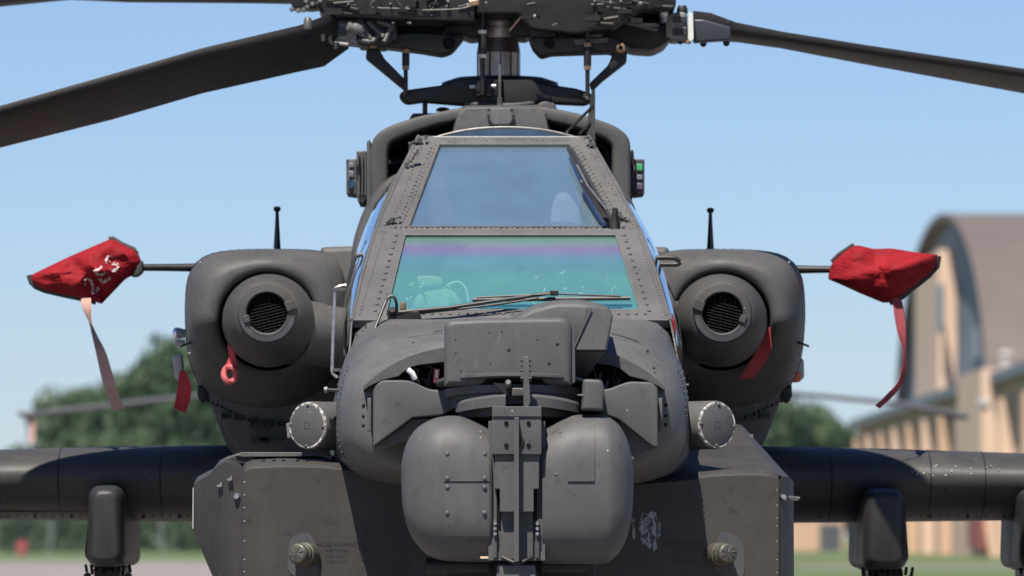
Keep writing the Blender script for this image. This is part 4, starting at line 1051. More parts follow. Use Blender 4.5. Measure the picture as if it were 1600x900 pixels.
part('mast_fairing', loft([[P(x, y, 4.40) for x, y in [(708, 207), (716, 178), (728, 168.5), (762, 167.5), (838, 168), (852, 178), (858, 207)]], [P(x, y, 4.75) for x, y in [(704, 207), (712, 172), (726, 165), (762, 164), (840, 164), (856, 172), (862, 207)]], [P(x, y, 5.6) for x, y in [(704, 207), (712, 172), (726, 165), (762, 164), (840, 164), (856, 172), (862, 207)]]]), M_turret, bevel=.006)
hx = part('antenna_base', pillow([(762, 169), (801, 169), (804, 180), (797, 195), (770, 195), (761, 180)], 4.36, 4.40, 2), M_turret)
mb = MB()
for (x, y) in [(764, 180), (768, 193), (781, 195), (797, 193), (801, 180), (764, 171), (799, 171)]: mb.add(*dome(P(x, y, 4.358), (0, -1, .1), .005, .8, 8))
mb.build('bolt', M_dark, hx, kind='stuff')
part('whip_antenna', lathe(P(781, 167, 4.5), (0, 0, 1), [(-.02, .04), (-.004, .04), (.004, .022), (.008, .012), (.04, .011), (.042, .0065), (.175, .006), (.18, .004)], 16), M_cast, hx)
part('fairing_bump', pillow(rp([(836, 170), (842, 160), (856, 156), (868, 162), (872, 176), (838, 176)], 6), 4.7, 5.2, 4), M_cowl)
part('fairing_bump', lathe(P(838, 169, 4.66), (0, -1, 0), [(-.02, .016), (.01, .014)], 12), M_brass)
part('cowl_step', pillow(rp([(640, 184), (645, 177), (712, 176), (712, 190), (640, 195)], 3), 4.9, 5.6, 3), M_cowl)
part('cowl_knob', lathe(P(692, 174, 5.1), (0, 0, 1), [(0, .03), (.012, .028), (.018, .012)], 16), M_dark)
pr = part('probe', tube([P(664, 178, 5.0), P(664, 160, 5.0)], .011, 12), M_cast); part('probe_head', prism([(659.5, 146), (669, 146), (669, 160), (659.5, 160)], 4.97, 5.02), M_dark, pr, bevel=.002)
# bits inside the arch
part('duct', tube([P(612, 256, 4.75), P(645, 248, 4.75)], .03, 16), M_dark)
part('duct', tube([P(946, 232, 4.75), P(952, 240, 4.75), P(954, 276, 4.75)], .012, 10), M_cast)
part('duct', tube([P(930, 224, 4.8), P(946, 230, 4.8)], .006, 8), M_cast); part('duct', tube([P(930, 240, 4.8), P(950, 240, 4.8)], .012, 8), M_dark)
part('duct', lathe(P(944, 254, 4.8), (0, -1, 0), [(-.02, .028), (.02, .024)], 14), M_cast)
part('bolt', lathe(P(608, 253, 4.6), (0, -1, 0), [(0, .011), (.02, .009)], 10), M_silver)
# countermeasure sensor boxes
sb = part('sensor_box', pillow(rp([(541, 249), (557, 248), (557, 305), (541, 303)], 2), 4.75, 5.05, 2), M_paint)
for y0, y1, m in [(254, 262, M_pale), (267, 277, M_pale), (281, 294, M_blue)]:
    part('sensor_window', pillow(rp([(545, y0), (553, y0), (553, y1), (545, y1)], 2), 4.742, 4.76, 1), m, sb)
part('finned_housing', pillow(rp([(557, 236), (572, 235), (573, 306), (570, 318), (560, 317), (557, 306)], 2), 4.7, 5.1, 2), M_cast, sb)
for i in range(3): part('fin', prism([(560+i*5, 240), (562+i*5, 240), (562+i*5, 304), (560+i*5, 304)], 4.68, 4.72), M_turret, sb)
part('bracket', prism([(573, 222), (578, 218), (580, 320), (573, 320)], 4.62, 5.0), M_paint, sb)
sb = part('sensor_box', pillow(rp([(991, 248), (1007, 249), (1007, 303), (991, 305)], 2), 4.75, 5.05, 2), plain('purple_black', (.035, .026, .036), .4))
for y0, y1, m in [(256, 267, M_green), (273, 281, M_pale), (286, 296, plain('violet_window', (.09, .07, .12), .3))]:
    part('sensor_window', pillow(rp([(995, y0), (1004, y0), (1004, y1), (995, y1)], 2), 4.742, 4.76, 1), m, sb)
part('finned_housing', pillow(rp([(979, 235), (990, 234), (992, 262), (992, 300), (988, 311), (979, 311)], 3), 4.72, 5.1, 2), M_dark, sb)
part('housing_cap', lathe(P(986, 262, 4.73), (0, -1, 0), [(-.02, .02), (.01, .018)], 12), M_cast, sb)
# wire strike post at the right shoulder
ws = part('wire_cutter', loft([[P(916, 228, 3.6), P(930, 232, 3.6), P(930, 232, 3.68), P(916, 228, 3.68)], [P(919, 180, 3.75), P(930, 180, 3.75), P(930, 180, 3.82), P(919, 180, 3.82)], [P(925, 140, 3.9), P(930, 140, 3.9), P(930, 140, 3.94), P(925, 140, 3.94)]]), M_dark)
part('brace', tube([P(886, 206, 3.6), P(926, 166, 3.8)], .006, 8), M_dark, ws)
part('brace', tube([P(905, 210, 3.6), P(922, 192, 3.7)], .005, 8), M_dark, ws)

# ------------------------------------------------------------------ rotor head
rh = empty('rotor_head', P(783, 60, 5.1)); rh.parent = H; rh.location = ORG[rh]-HB
YC = 5.15
mc = P(779, 100, YC)
def zrow(y, Y=YC): return P(779, y, Y).z
prof = [(zrow(y)-zrow(100), r*S(YC)) for y, r in [(185, 33), (84, 33), (82, 33), (62, 29.5), (60, 30), (44, 30), (43, 25), (36, 25), (34, 34), (22, 34), (20, 24), (-40, 24)]]
part('rotor_mast', lathe(mc, (0, 0, 1), prof, 48), M_mast, rh)
part('mast_collar', lathe(mc, (0, 0, 1), [(zrow(y)-zrow(100), r*S(YC)) for y, r in [(83, 34), (80, 34), (62, 30.5), (60, 30.5)]], 48), plain('brown_steel', (.13, .11, .10), .35, .7), rh)
for k in range(12):
    a = 2*math.pi*k/12+.1; c = mc+Vector((math.cos(a)*33*S(YC), math.sin(a)*33*S(YC), zrow(103)-zrow(100)))
    part('spline', box(c, (.006, .006, 42*S(YC)), a), M_cast, rh)
def rpart(name, pts, Y0, Y1, mat=M_dark, r=4, b=3, parent=rh): return part(name, pillow(rp(pts, r, 3), Y0, Y1, b, None, 3), mat, parent)
# swashplate
sw = part('swashplate', lathe(P(781, 140, 5.1), (0, 0, 1), [(-.055, .18), (-.04, .23), (.0, .26), (.03, .25), (.05, .19), (.052, .1)], 48), M_dark, rh)
rpart('swashplate_arm', [(622, 150, 6), (630, 141, 6), (690, 133), (712, 124), (750, 121), (790, 123), (790, 162), (720, 163), (660, 158), (632, 162, 8)], 4.75, 4.90, parent=sw)
rpart('swashplate_arm', [(775, 123), (830, 121), (845, 130), (900, 138), (924, 146, 6), (928, 157, 6), (914, 163, 5), (850, 160), (775, 163)], 4.75, 4.90, parent=sw)
part('joint_ball', lathe(P(918, 151, 4.73), (0, -1, 0), [(-.02, .02), (.0, .019), (.015, .012)], 14), M_cast, sw)
for x in (738, 770): part('bolt', lathe(P(x, 135, 4.72), (1, 0, 0), [(-.012, .011), (.012, .011)], 12), M_steel, sw)
for x in (748, 764): part('clevis', prism(rp([(x-4, 150), (x-5, 135), (x, 126), (x+5, 135), (x+4, 150)], 3), 4.68, 4.76), M_dark, sw, bevel=.003)
part('swashplate_guard', tube(curve_path([P(712, 160, 4.8), P(740, 163, 4.74), P(781, 165, 4.72), P(820, 163, 4.74), P(850, 158, 4.8)], 20), .011), M_cowl, sw)
# pitch links
def link(x, y0, y1, Y, thick=(0, 0), r=.013, mat=M_dark):
    o = part('pitch_link', tube([P(x, y0, Y), P(x, y1, Y)], r*.72, 12), mat, rh)
    a, b = thick; part('link_sleeve', lathe(P(x, b, Y), (0, 0, 1), [(0, r), (.01, r*1.25), (P(x, a, Y).z-P(x, b, Y).z-.01, r*1.25), (P(x, a, Y).z-P(x, b, Y).z, r)], 12), mat, o)
    for yy in (a, b): part('link_nut', lathe(P(x, yy, Y), (0, 0, 1), [(-.008, r*1.35), (.008, r*1.35)], 6), M_steel if x == 754 else M_brass, o)
    return o
link(634, 74, 150, 4.7, (80, 106)); link(754, -5, 148, 4.66, (50, 88), .015); link(918, 30, 150, 4.66, (70, 106))
part('safety_wire', tube([P(796, 48, 4.7), P(814, 26, 4.7)], .004, 6), M_strap, rh)
# scissor links
def sciss(pts, Y): return rpart('scissor_link', pts, Y, Y+.09, M_dark, 3, 3)
sL_ = sciss([(573, 76), (592, 76), (601, 92), (637, 128), (634, 142), (628, 138), (571, 91)], 4.72)
sR_ = sciss([(962, 74), (980, 80), (979, 97), (942, 126), (925, 142), (921, 130), (950, 102), (955, 90)], 4.72)
part('label_patch', prism([(950, 100), (961, 93), (966, 100), (955, 109)], 4.715, 4.72), M_cast, sR_, smooth=0)
for x, y, o in ((584, 67, sL_), (970, 75, sR_)):
    part('bush', lathe(P(x, y, 4.66), (0, -1, 0), [(-.1, .021), (.015, .021), (.02, .016), (.02, .009), (.0, .008)], 20), M_brass, o)
    part('bush_hole', lathe(P(x, y, 4.64), (0, -1, 0), [(0, .008), (.001, .007)], 12), M_black, o)
# lower arms (lead-lag)
rpart('drag_arm', [(604, 56), (640, 50), (705, 54), (724, 58), (706, 80, 7), (690, 85, 6), (655, 79), (602, 73)], 4.70, 4.95)
part('arm_bore', lathe(P(702, 67, 4.69), (0, -1, 0), [(0, .028), (.002, .026)], 16), M_black, rh)
rpart('drag_arm', [(826, 58), (955, 57), (966, 60), (976, 76, 6), (966, 86, 6), (952, 80), (862, 83), (845, 88, 6), (832, 74)], 4.70, 4.95)
part('arm_highlight', prism([(896, 62), (950, 59), (950, 66), (900, 70)], 4.694, 4.70), M_cast, rh, bevel=.001)
part('arm_bore', lathe(P(858, 68, 4.69), (0, -1, 0), [(0, .024), (.002, .022)], 16), M_black, rh)
# big hub masses
rpart('hub_plate', [(494, -30), (495, 10), (502, 20), (528, 26), (600, 30), (742, 32), (742, -30)], 4.55, 5.3, M_dark, 5, 4)
rpart('hub_plate', [(742, -30), (742, 20), (812, 20), (830, 44), (900, 52), (960, 44), (1000, 16), (1056, 12), (1058, -30)], 4.60, 5.4, M_dark, 6, 4)
rpart('hub_lug', [(732, 20), (760, 24), (760, 56), (735, 59), (722, 54), (700, 58), (690, 50), (700, 24)], 4.9, 5.3)
rpart('hub_lug', [(800, 22), (850, 22), (880, 56), (850, 60), (828, 54), (822, 58), (800, 56)], 4.9, 5.3)
rpart('hub_lug', [(826, 44), (870, 50), (872, 70), (850, 86, 6), (838, 80), (828, 58)], 4.72, 5.0)
rpart('blade_grip', [(960, 36), (1052, 36), (1050, 55), (1040, 68), (1022, 77, 8), (990, 75, 6), (956, 62), (930, 50)], 4.9, 5.4, M_dark, 5)
rpart('blade_grip', [(940, 24), (985, 26), (1030, 44), (1024, 50), (975, 38), (938, 34)], 4.80, 4.92, M_cast, 3)
rpart('blade_grip', [(556, 26), (618, 28), (622, 60), (600, 72), (560, 70), (552, 50)], 4.62, 5.0, M_dark, 4)
part('grip_outline', tube(curve_path([P(594, -6, 4.53), P(582, 3, 4.53), P(579, 8, 4.53), P(586, 12, 4.53), P(640, 14, 4.53), P(670, 16, 4.53), P(678, 8, 4.53), P(684, -6, 4.53)], 40), .0035), M_cast, rh)
part('grip_outline', tube(curve_path([P(618, -4, 4.53), P(626, 8, 4.53), P(634, 12, 4.53), P(644, 8, 4.53), P(650, -4, 4.53)], 20), .003), M_cast, rh)
mb = MB()
for (a, b) in [((560, 30), (580, 62)), ((575, 34), (600, 58)), ((582, 66), (560, 50)), ((590, 34), (612, 40)), ((612, 40), (600, 66)), ((560, 62), (580, 66)), ((596, 50), (580, 66)), ((560, 40), (545, 34))]:
    mb.add(*tube([P(*a, 4.6), P(*b, 4.58)], .012, 8))
mb.build('casting_rib', M_cast, rh, bevel=.002)
rpart('hub_web', [(596, 24), (742, 26), (742, 58), (700, 60), (604, 60)], 5.02, 5.2, M_dark, 3, 2)
rpart('hub_web', [(940, 14), (1046, 22), (1044, 46), (940, 50)], 5.12, 5.3, M_dark, 3, 2)
# left cuff
rpart('blade_cuff', [(524, 32), (556, 30), (560, 70), (524, 66)], 4.6, 4.8, M_silver, 2)
part('cuff_gap', prism([(524, 44), (542, 43), (542, 55), (524, 56)], 4.59, 4.6), M_rubber, rh, bevel=.001)
part('cuff_gap', prism([(526, 33), (542, 33), (542, 36), (526, 37)], 4.59, 4.6), M_rubber, rh, bevel=.001)
part('cuff_bracket', tube(curve_path([P(512, 27, 4.57), P(516, 34, 4.57), P(515, 58, 4.57), P(518, 66, 4.57), P(528, 68, 4.57), P(544, 70, 4.57)], 24), .0085), M_silver, rh)
part('cuff_bearing', lathe(P(550, 42, 4.57), (-1, -.5, .2), [(-.05, .024), (-.01, .026), (.0, .02), (.02, .02), (.024, .01)], 20), M_silver, rh)
# right cuff
rpart('blade_cuff', [(1046, 22), (1060, 18), (1073, 20), (1076, 62), (1050, 63), (1040, 56), (1040, 30)], 4.85, 5.1, M_silver, 3)
for y0, y1 in ((26, 35), (44, 55)): part('cuff_gap', prism([(1051, y0), (1074, y0), (1074, y1), (1051, y1)], 4.84, 4.85), M_rubber, rh, bevel=.001)
part('cuff_bracket', prism(rp([(1076, 18), (1083, 22), (1084, 62), (1077, 66), (1075, 60)], 3), 4.80, 4.84), plain('pale_bracket', (.5, .52, .5), .5), rh, bevel=.003)
part('cuff_bearing', lathe(P(1037, 24, 4.86), (0, 0, 1), [(-.035, .015), (-.03, .022), (-.01, .02), (-.005, .024), (.015, .024), (.02, .014), (.04, .012)], 18), M_steel, rh)
part('cuff_bolt', lathe(P(1066, 14, 4.95), (0, 0, 1), [(-.02, .024), (.0, .024), (.015, .016)], 14), M_dark, rh)
part('cuff_bolt', lathe(P(1063, 66, 4.95), (0, 0, 1), [(-.01, .004), (.01, .018)], 10), M_dark, rh)
part('cuff_bolt', lathe(P(1076, 65, 4.85), (0, -1, 0), [(-.01, .012), (.01, .010)], 10), M_brass, rh)
mb = MB()
for i in range(46):
    x = rnd.uniform(500, 1050); y = rnd.uniform(0, 40 if x > 820 else 24)
    if 742 < x < 815: continue
    a_ = rnd.uniform(-.5, .5); l_ = rnd.uniform(8, 34)
    if rnd.random() < .5: mb.add(*box(P(x, y, 4.55), (rnd.uniform(.02, .09), .05, rnd.uniform(.008, .03)), rnd.uniform(-.4, .4)))
    else: mb.add(*tube([P(x, y, 4.54), P(x+l_*math.cos(a_), y+l_*math.sin(a_)*.6, 4.54)], rnd.uniform(.004, .010), 7))
mb.build('hub_fitting', M_dark, rh, kind='stuff')
mb = MB()
for (x, y) in [(500, 2), (698, 10), (730, 8), (760, 5), (700, 2), (930, 2), (955, 4), (970, 2), (640, 36), (614, 36), (836, 26), (868, 38), (610, 6), (545, 6), (1000, 6)]:
    r_ = rnd.uniform(.004, .008); mb.add(*lathe(P(x, y, 4.53), (rnd.uniform(-.5, .5), -1, rnd.uniform(-.3, .3)), [(-.03, r_), (.01, r_), (.012, r_*.6)], 6))
mb.build('bolt_cluster', M_silver, rh, kind='stuff')
part('hydraulic_line', tube(curve_path([P(660, 16, 4.52), P(715, 14, 4.5), P(735, 9, 4.5), P(748, 2, 4.52)], 16), .0035), M_cast, rh)
part('yellow_fitting', lathe(P(741, 3, 4.5), (1, 0, .2), [(-.02, .018), (.02, .018)], 14), M_brass, rh)
# loose ends of the second blade's cuff at top left
rpart('blade_grip', [(452, -20), (496, -20), (500, 12), (486, 14), (456, 12)], 5.5, 5.7, M_dark, 3)
mb = MB()
for (x, y) in [(456, 14), (466, 16), (474, 15), (480, 10), (488, 6), (478, 2)]: mb.add(*lathe(P(x, y, 5.48), (0, -1, 0), [(-.02, .012), (.01, .008)], 8))
mb.build('cuff_bolt', M_silver, rh, kind='stuff')

# rotor blades: section = quad with rounded nose, lofted along the span
def blade(stations, name='rotor_blade', mat=M_blade):
    """stations: (near edge px,py,Y),(far edge px,py,Y), thickness"""
    rings = []
    for (a, b, th) in stations:
        A = a if isinstance(a, Vector) else P(*a); B = b if isinstance(b, Vector) else P(*b); d = B-A; n_ = Vector((0, 0, 1)); n_ = (n_-d.normalized()*n_.dot(d.normalized())).normalized()
        r = []
        for t, h in [(0, 0), (.015, .35), (.06, .42), (.2, .5), (.5, .42), (.97, .06), (1, 0), (.97, -.06), (.5, -.3), (.2, -.42), (.06, -.36), (.015, -.28)]:
            r.append(A+d*t+n_*th*h)
        rings.append(r)
    return part(name, loft(rings), mat, rh, smooth=60)
b1 = blade([((522, 27, 4.55), (545, 76, 4.70), .085), ((505, 34, 4.46), (506, 104, 4.95), .08), ((468, 46, 4.34), (468, 112, 4.86), .062), ((315, 81, 4.16), (316, 146, 4.68), .055), ((175, 121, 4.0), (175, 187, 4.52), .052), ((0, 171, 3.82), (0, 231, 4.34), .052), ((-200, 232, 3.58), (-200, 288, 4.1), .05), ((-900, 480, 2.2), (-900, 530, 2.7), .05)])
part('blade_bolt', lathe(P(481, 38, 4.3), (0, 0, 1), [(-.02, .02), (.02, .018), (.03, .01)], 10), M_cast, b1)
for x, y in ((481, 60), (505, 62), (525, 74)): part('blade_bolt', lathe(P(x, y, 4.42), (0, -.3, -1), [(-.02, .014), (.01, .012)], 10), M_dark, b1)
b2 = blade([((1083, 31, 4.88), (1083, 66, 5.3), .11), ((1110, 33, 4.92), (1110, 64, 5.36), .10), ((1150, 44, 5.0), (1150, 65, 5.46), .07), ((1220, 56, 5.1), (1220, 75, 5.6), .055), ((1350, 76, 5.3), (1350, 100, 5.82), .052), ((1600, 113, 5.7), (1600, 146, 6.2), .052), ((1800, 146, 6.0), (1800, 186, 6.5), .05), ((3000, 420, 8.8), (3000, 470, 9.3), .05)])
rpart('blade_root', [(1084, 30), (1100, 30), (1142, 42), (1142, 62), (1100, 65), (1084, 66)], 4.86, 4.95, plain('blue_black', (.025, .028, .036), .4), 2, 3, b2)
for x, y, d in ((1107, 28, 1), (1138, 37, 1), (1099, 69, -1), (1135, 68, -1)): part('blade_bolt', lathe(P(x, y, 4.98), (0, 0, d), [(-.02, .015), (.004, .014), (.012, .006)], 8), M_dark, b2)
b3 = blade([((470, -8, 5.6), (470, 6, 6.1), .06), ((400, -4, 5.9), (400, 4, 6.4), .052), ((200, -6, 6.8), (200, 3, 7.3), .052), ((110, -10, 7.2), (110, -1, 7.7), .05), ((-800, 60, 11), (-800, 90, 11.5), .05)])
HBc = P(783, 10, YC)
def vrow(x, y, z): return Vector((x, y, z))
b4 = blade([(Vector((.45, 4.25, 3.93)), Vector((.75, 4.55, 3.86)), .06), (Vector((1.2, 3.3, 3.92)), Vector((1.6, 3.65, 3.82)), .052), (Vector((2.6, 1.4, 3.85)), Vector((3.0, 1.75, 3.75)), .052), (Vector((4.3, -.8, 3.7)), Vector((4.7, -.45, 3.6)), .05)])

# --- landing gear, below the picture
for s in (-1, 1):
    lg = part('landing_gear_leg', tube([Vector((s*.55, 3.6, 1.2)), Vector((s*.95, 4.3, .42))], .06, 14), M_paint)
    part('main_wheel', lathe(Vector((s*1.02, 4.35, .36)), (1, 0, 0), [(-.11, .2), (-.12, .3), (-.07, .355), (.07, .355), (.12, .3), (.11, .2)], 32), M_rubber, lg)

# ------------------------------------------------------------------ red covers and streamers (removable, so things of their own)
def cloth_cover(pts, Y, thick, name, label, folds, cat='cover', parent=None):
    """a filled bag: outline in pixels, front and back bulge, wrinkled"""
    root = empty(name, P(sum(p[0] for p in pts)/len(pts), sum(p[1] for p in pts)/len(pts), Y)); tag(root, label, cat, 'red covers on the air data booms')
    q = resample([(x, y, 0) for x, y in rp(pts, 4, 3)], 72, smooth=False)
    cx_, cy_ = sum(v.x for v in q)/72, sum(v.y for v in q)/72
    rings = []
    ks = [1, .97, .9, .8, .66, .5, .33, .16, .03]
    def wr(x, y): 
        v = 0
        for (fx, fy, ang, wl, amp) in folds: v += amp*math.sin(((x-fx)*math.cos(ang)+(y-fy)*math.sin(ang))/wl)
        return v*1.5+noise.noise(Vector((x*.07, y*.07, 1)))*.02+noise.noise(Vector((x*.02, y*.03, 5)))*.03
    for side_ in (1, -1):
        rr = []
        for k in ks:
            b = math.sqrt(max(0, 1-k**2.5))*thick
            rr.append([P(cx_+(v.x-cx_)*k, cy_+(v.y-cy_)*k, Y-side_*(b+(wr(cx_+(v.x-cx_)*k, cy_+(v.y-cy_)*k)*(1-k**6)))) for v in q])
        rings.append(rr)
    allr = rings[0][::-1]+rings[1][1:]
    bag = obj('cloth_bag', *loft(allr), M_red, root, smooth=60)
    def surf(x, y, lift):
        k = 0
        a = math.atan2(y-cy_, x-cx_)
        best = min(q, key=lambda v: abs((math.atan2(v.y-cy_, v.x-cx_)-a+math.pi) % (2*math.pi)-math.pi))
        R_ = math.hypot(best.x-cx_, best.y-cy_); k = min(.99, math.hypot(x-cx_, y-cy_)/R_)
        return P(x, y, Y-(math.sqrt(1-k**2.5)*thick+wr(x, y)*(1-k**6))-lift)
    return root, bag, surf
cl, bagL, sfL = cloth_cover([(46, 431), (60, 424), (110, 400), (173, 373), (182, 375), (196, 384), (211, 391), (216, 396), (222, 411, 2), (208, 430), (196, 436), (158, 476, 2), (150, 471), (123, 465), (90, 459), (65, 452), (52, 444)], 4.93, .11, 'air_data_boom_cover',
  'red cloth cover with white stencilled characters on the left boom, pale pink strap hanging', [(120, 430, R(25), 9, .010), (150, 430, R(-50), 7, .012), (90, 440, R(60), 8, .008)])
def strip(path, wid, mat, name, parent, th=.004, Yo=0):
    """flat strap: path (px,py,Y,half width px, twist)"""
    rings = []
    for i, (x, y, Y, hw, ang) in enumerate(path):
        c = P(x, y, Y); s_ = S(Y); d = Vector((math.cos(ang)*hw*s_, math.sin(ang)*hw*s_, 0)); 
        pn = path[min(i+1, len(path)-1)]; pp = path[max(i-1, 0)]
        t = (P(*pn[:3])-P(*pp[:3])).normalized(); nn = d.cross(t).normalized()*th/2
        d = d-t*d.dot(t)*.6
        rings.append([c-d-nn, c+d-nn, c+d+nn, c-d+nn])
    return part(name, loft(rings), mat, parent, smooth=60)
def dens(path, n=26): 
    q = [tuple(v) for v in path]; out = []
    for k in range(n):
        t = k/(n-1)*(len(q)-1); i = min(int(t), len(q)-2); f = t-i
        P0, P1, P2, P3 = q[max(i-1, 0)], q[i], q[i+1], q[min(i+2, len(q)-1)]
        out.append(tuple(.5*((2*b)+(-a+c)*f+(2*a-5*b+4*c-d)*f*f+(-a+3*b-3*c+d)*f**3) for a, b, c, d in zip(P0, P1, P2, P3)))
    return out
part('binding', tube([P(45, 430, 4.93)]+[P(x, y, 4.93) for x, y in [(49, 441), (56, 448), (70, 454), (100, 461), (125, 466), (150, 472)]], .012, 8), M_trim, cl)
part('binding', tube([P(x, y, 4.93) for x, y in [(170, 374), (176, 373), (190, 382), (211, 391)]], .012, 8), M_trim, cl)
part('binding', tube([P(x, y, 4.93) for x, y in [(211, 391), (215, 397)]], .008, 8), M_trim, cl)
part('collar', pillow(rp([(222, 406), (223, 424), (214, 432), (204, 432), (208, 424)], 3), 4.88, 4.99, 2), M_trim, cl)
part('cloth_flap', pillow(rp([(221, 411), (212, 404), (192, 422), (200, 436), (158, 476), (152, 466)], 2), 4.78, 4.86, 3), M_red, cl) if 0 else None
strip(dens([(134, 466, 4.84, 8, .1), (136, 482, 4.83, 7, .3), (141, 503, 4.84, 3.5, 1.1), (148, 525, 4.84, 5, .75), (158, 552, 4.83, 8, .25), (168, 590, 4.83, 9.5, .05), (178, 622, 4.85, 9.5, .1), (186, 641, 4.86, 9.5, .2)]), 8, M_strap, 'strap', cl)
# stencilled characters, running up to the right
mb = MB()
for k, (ch, cx_, cy_) in enumerate([('2', 142, 446), ('E', 159, 429), ('S', 175, 411)]):
    V, Fc = text_mesh(ch, off=.02); mx = max(v.x for v in V); mn = min(v.x for v in V)
    a = R(-38); ww = 16; hh_ = 27
    for f in Fc:
        pass
    pts = []
    for v in V:
        u = (v.x-(mn+mx)/2)/(mx-mn)*ww; w_ = -(v.y/.7-.5)*hh_
        X_, Y_ = cx_+u*math.cos(a)-w_*math.sin(a)*.9, cy_+u*math.sin(a)+w_*math.cos(a); pts.append(sfL(X_, Y_, .014))
    mb.add(pts, Fc)
def stencil_mat():
    m, t, b = mat_new('worn_white_stencil')
    f = ramp(t, pos_noise(t, 60, 3, .6), [(.47, g3(0)), (.53, g3(1))])
    b.inputs['Base Color'].default_value = (.42, .34, .35, 1); b.inputs['Roughness'].default_value = .8
    tr = N(t, 'ShaderNodeBsdfTransparent'); mx_ = N(t, 'ShaderNodeMixShader'); t.links.new(f, mx_.inputs[0]); t.links.new(tr.outputs[0], mx_.inputs[1]); t.links.new(b.outputs[0], mx_.inputs[2]); t.links.new(mx_.outputs[0], t.nodes['Material Output'].inputs[0]); return m
mb.build('stencil_lettering', stencil_mat(), cl, smooth=0)
cr, bagR, sfR = cloth_cover([(1293, 436, 2), (1297, 420), (1300, 410), (1318, 394), (1334, 383), (1345, 384), (1365, 389), (1393, 388), (1430, 394), (1466, 398, 2), (1464, 416), (1450, 430), (1418, 455), (1393, 473), (1379, 473, 2), (1343, 458), (1310, 443)], 4.93, .12, 'air_data_boom_cover',
  'plain red cloth cover on the right boom, dull red strap curling below it', [(1340, 430, R(70), 9, .012), (1380, 430, R(20), 10, .008)])
part('binding', tube([P(x, y, 4.93) for x, y in [(1299, 409), (1310, 398), (1334, 382)]], .009, 8), M_trim, cr)
part('binding', tube([P(x, y, 4.93) for x, y in [(1466, 400), (1464, 416), (1450, 431), (1418, 456), (1404, 467), (1390, 473)]], .014, 8), M_trim, cr)
strip(dens([(1401, 466, 4.86, 7, .1), (1405, 490, 4.85, 8, .1), (1409, 520, 4.84, 7, .4), (1413, 550, 4.84, 3.5, 1.0), (1413, 575, 4.85, 4.5, .7), (1406, 598, 4.86, 5, .6), (1390, 618, 4.85, 7, .6), (1371, 636, 4.84, 7, .7)]), 8, M_strapred, 'strap', cr)
# flag ribbons on the nacelles
def ribbon(name, label, poly, Y, mat, extra=None, grp='red warning ribbons hanging on the nacelles'):
    root = empty(name, P(sum(p[0] for p in poly)/len(poly), poly[0][1], Y)); tag(root, label, 'warning ribbon', grp)
    n = len(poly)//2; L_, R_ = poly[:n], poly[n:][::-1]; rings = []
    for a, b in zip(L_, R_):
        A, B = P(a[0], a[1], Y+rnd.uniform(-.012, .012)), P(b[0], b[1], Y+rnd.uniform(-.02, .02)); rings.append([A, B, B+Vector((0, .006, 0)), A+Vector((0, .006, 0))])
    part('ribbon', loft(rings), mat, root, smooth=50)
    return root
M_flag2 = plain('coral_red_ribbon', (.40, .04, .045), .7)
r1 = ribbon('warning_ribbon', 'short red ribbon looped under the left engine gearbox', [(355, 538), (358, 558), (352, 572), (348, 580), (370, 580), (372, 572), (368, 558), (366, 545)], 4.02, M_flag2)
lp = [P(359+9.5*math.cos(a), 585+12*math.sin(a), 4.0+.01*math.sin(2*a)) for a in [2*math.pi*k/24 for k in range(25)]]
part('loop', tube(lp, .013, 8, False), M_strapred if 0 else plain('pink_red_loop', (.36, .07, .08), .7), r1)
ribbon('warning_ribbon', 'bright red ribbon hanging at the outer edge of the left nacelle', [(281, 578), (278, 600), (275, 620), (271, 638), (290, 646), (297, 625), (300, 605), (290, 580)], 4.75, M_flag)
r3 = ribbon('warning_ribbon', 'dark red ribbon tucked behind the right engine gearbox', [(1198, 510), (1192, 530), (1175, 560), (1153, 594), (1178, 590), (1196, 566), (1206, 545), (1203, 512)], 4.05, plain('shaded_red_ribbon', (.32, .03, .03), .75))

# ------------------------------------------------------------------ BACKGROUND
# parked helicopter straight behind, only its rotor shows
H2 = empty('parked_helicopter', (-.3, 92, 0)); tag(H2, 'far helicopter parked behind the near one, only its drooping rotor blades showing', 'helicopter')
def far_part(name, vf, mat, **k): return part(name, vf, mat, H2, **k)
far_part('body', loft([[Vector((x*w_-.2, y, z*h_+zc)) for x, z in [(math.cos(2*math.pi*k/16), math.sin(2*math.pi*k/16)) for k in range(16)]] for y, w_, h_, zc in [(87, .3, .3, 1.4), (88, .6, .6, 1.6), (90, .7, 1.0, 1.9), (93, .8, 1.0, 2.0), (95, .5, .5, 2.0), (101, .2, .2, 2.1)]]), M_paint)
far_part('engine', loft([[Vector((s_*0+x*.35-1.0, y, z*.35+2.4)) for x, z in [(math.cos(2*math.pi*k/12), math.sin(2*math.pi*k/12)) for k in range(12)]] for y, s_ in [(91, 0), (94, 0)]]), M_paint)
far_part('engine', loft([[Vector((x*.35+.6, y, z*.35+2.4)) for x, z in [(math.cos(2*math.pi*k/12), math.sin(2*math.pi*k/12)) for k in range(12)]] for y in (91, 94)]), M_paint)
far_part('mast', tube([Vector((-.2, 92, 2.8)), Vector((-.2, 92, 4.0))], .12, 12), M_dark)
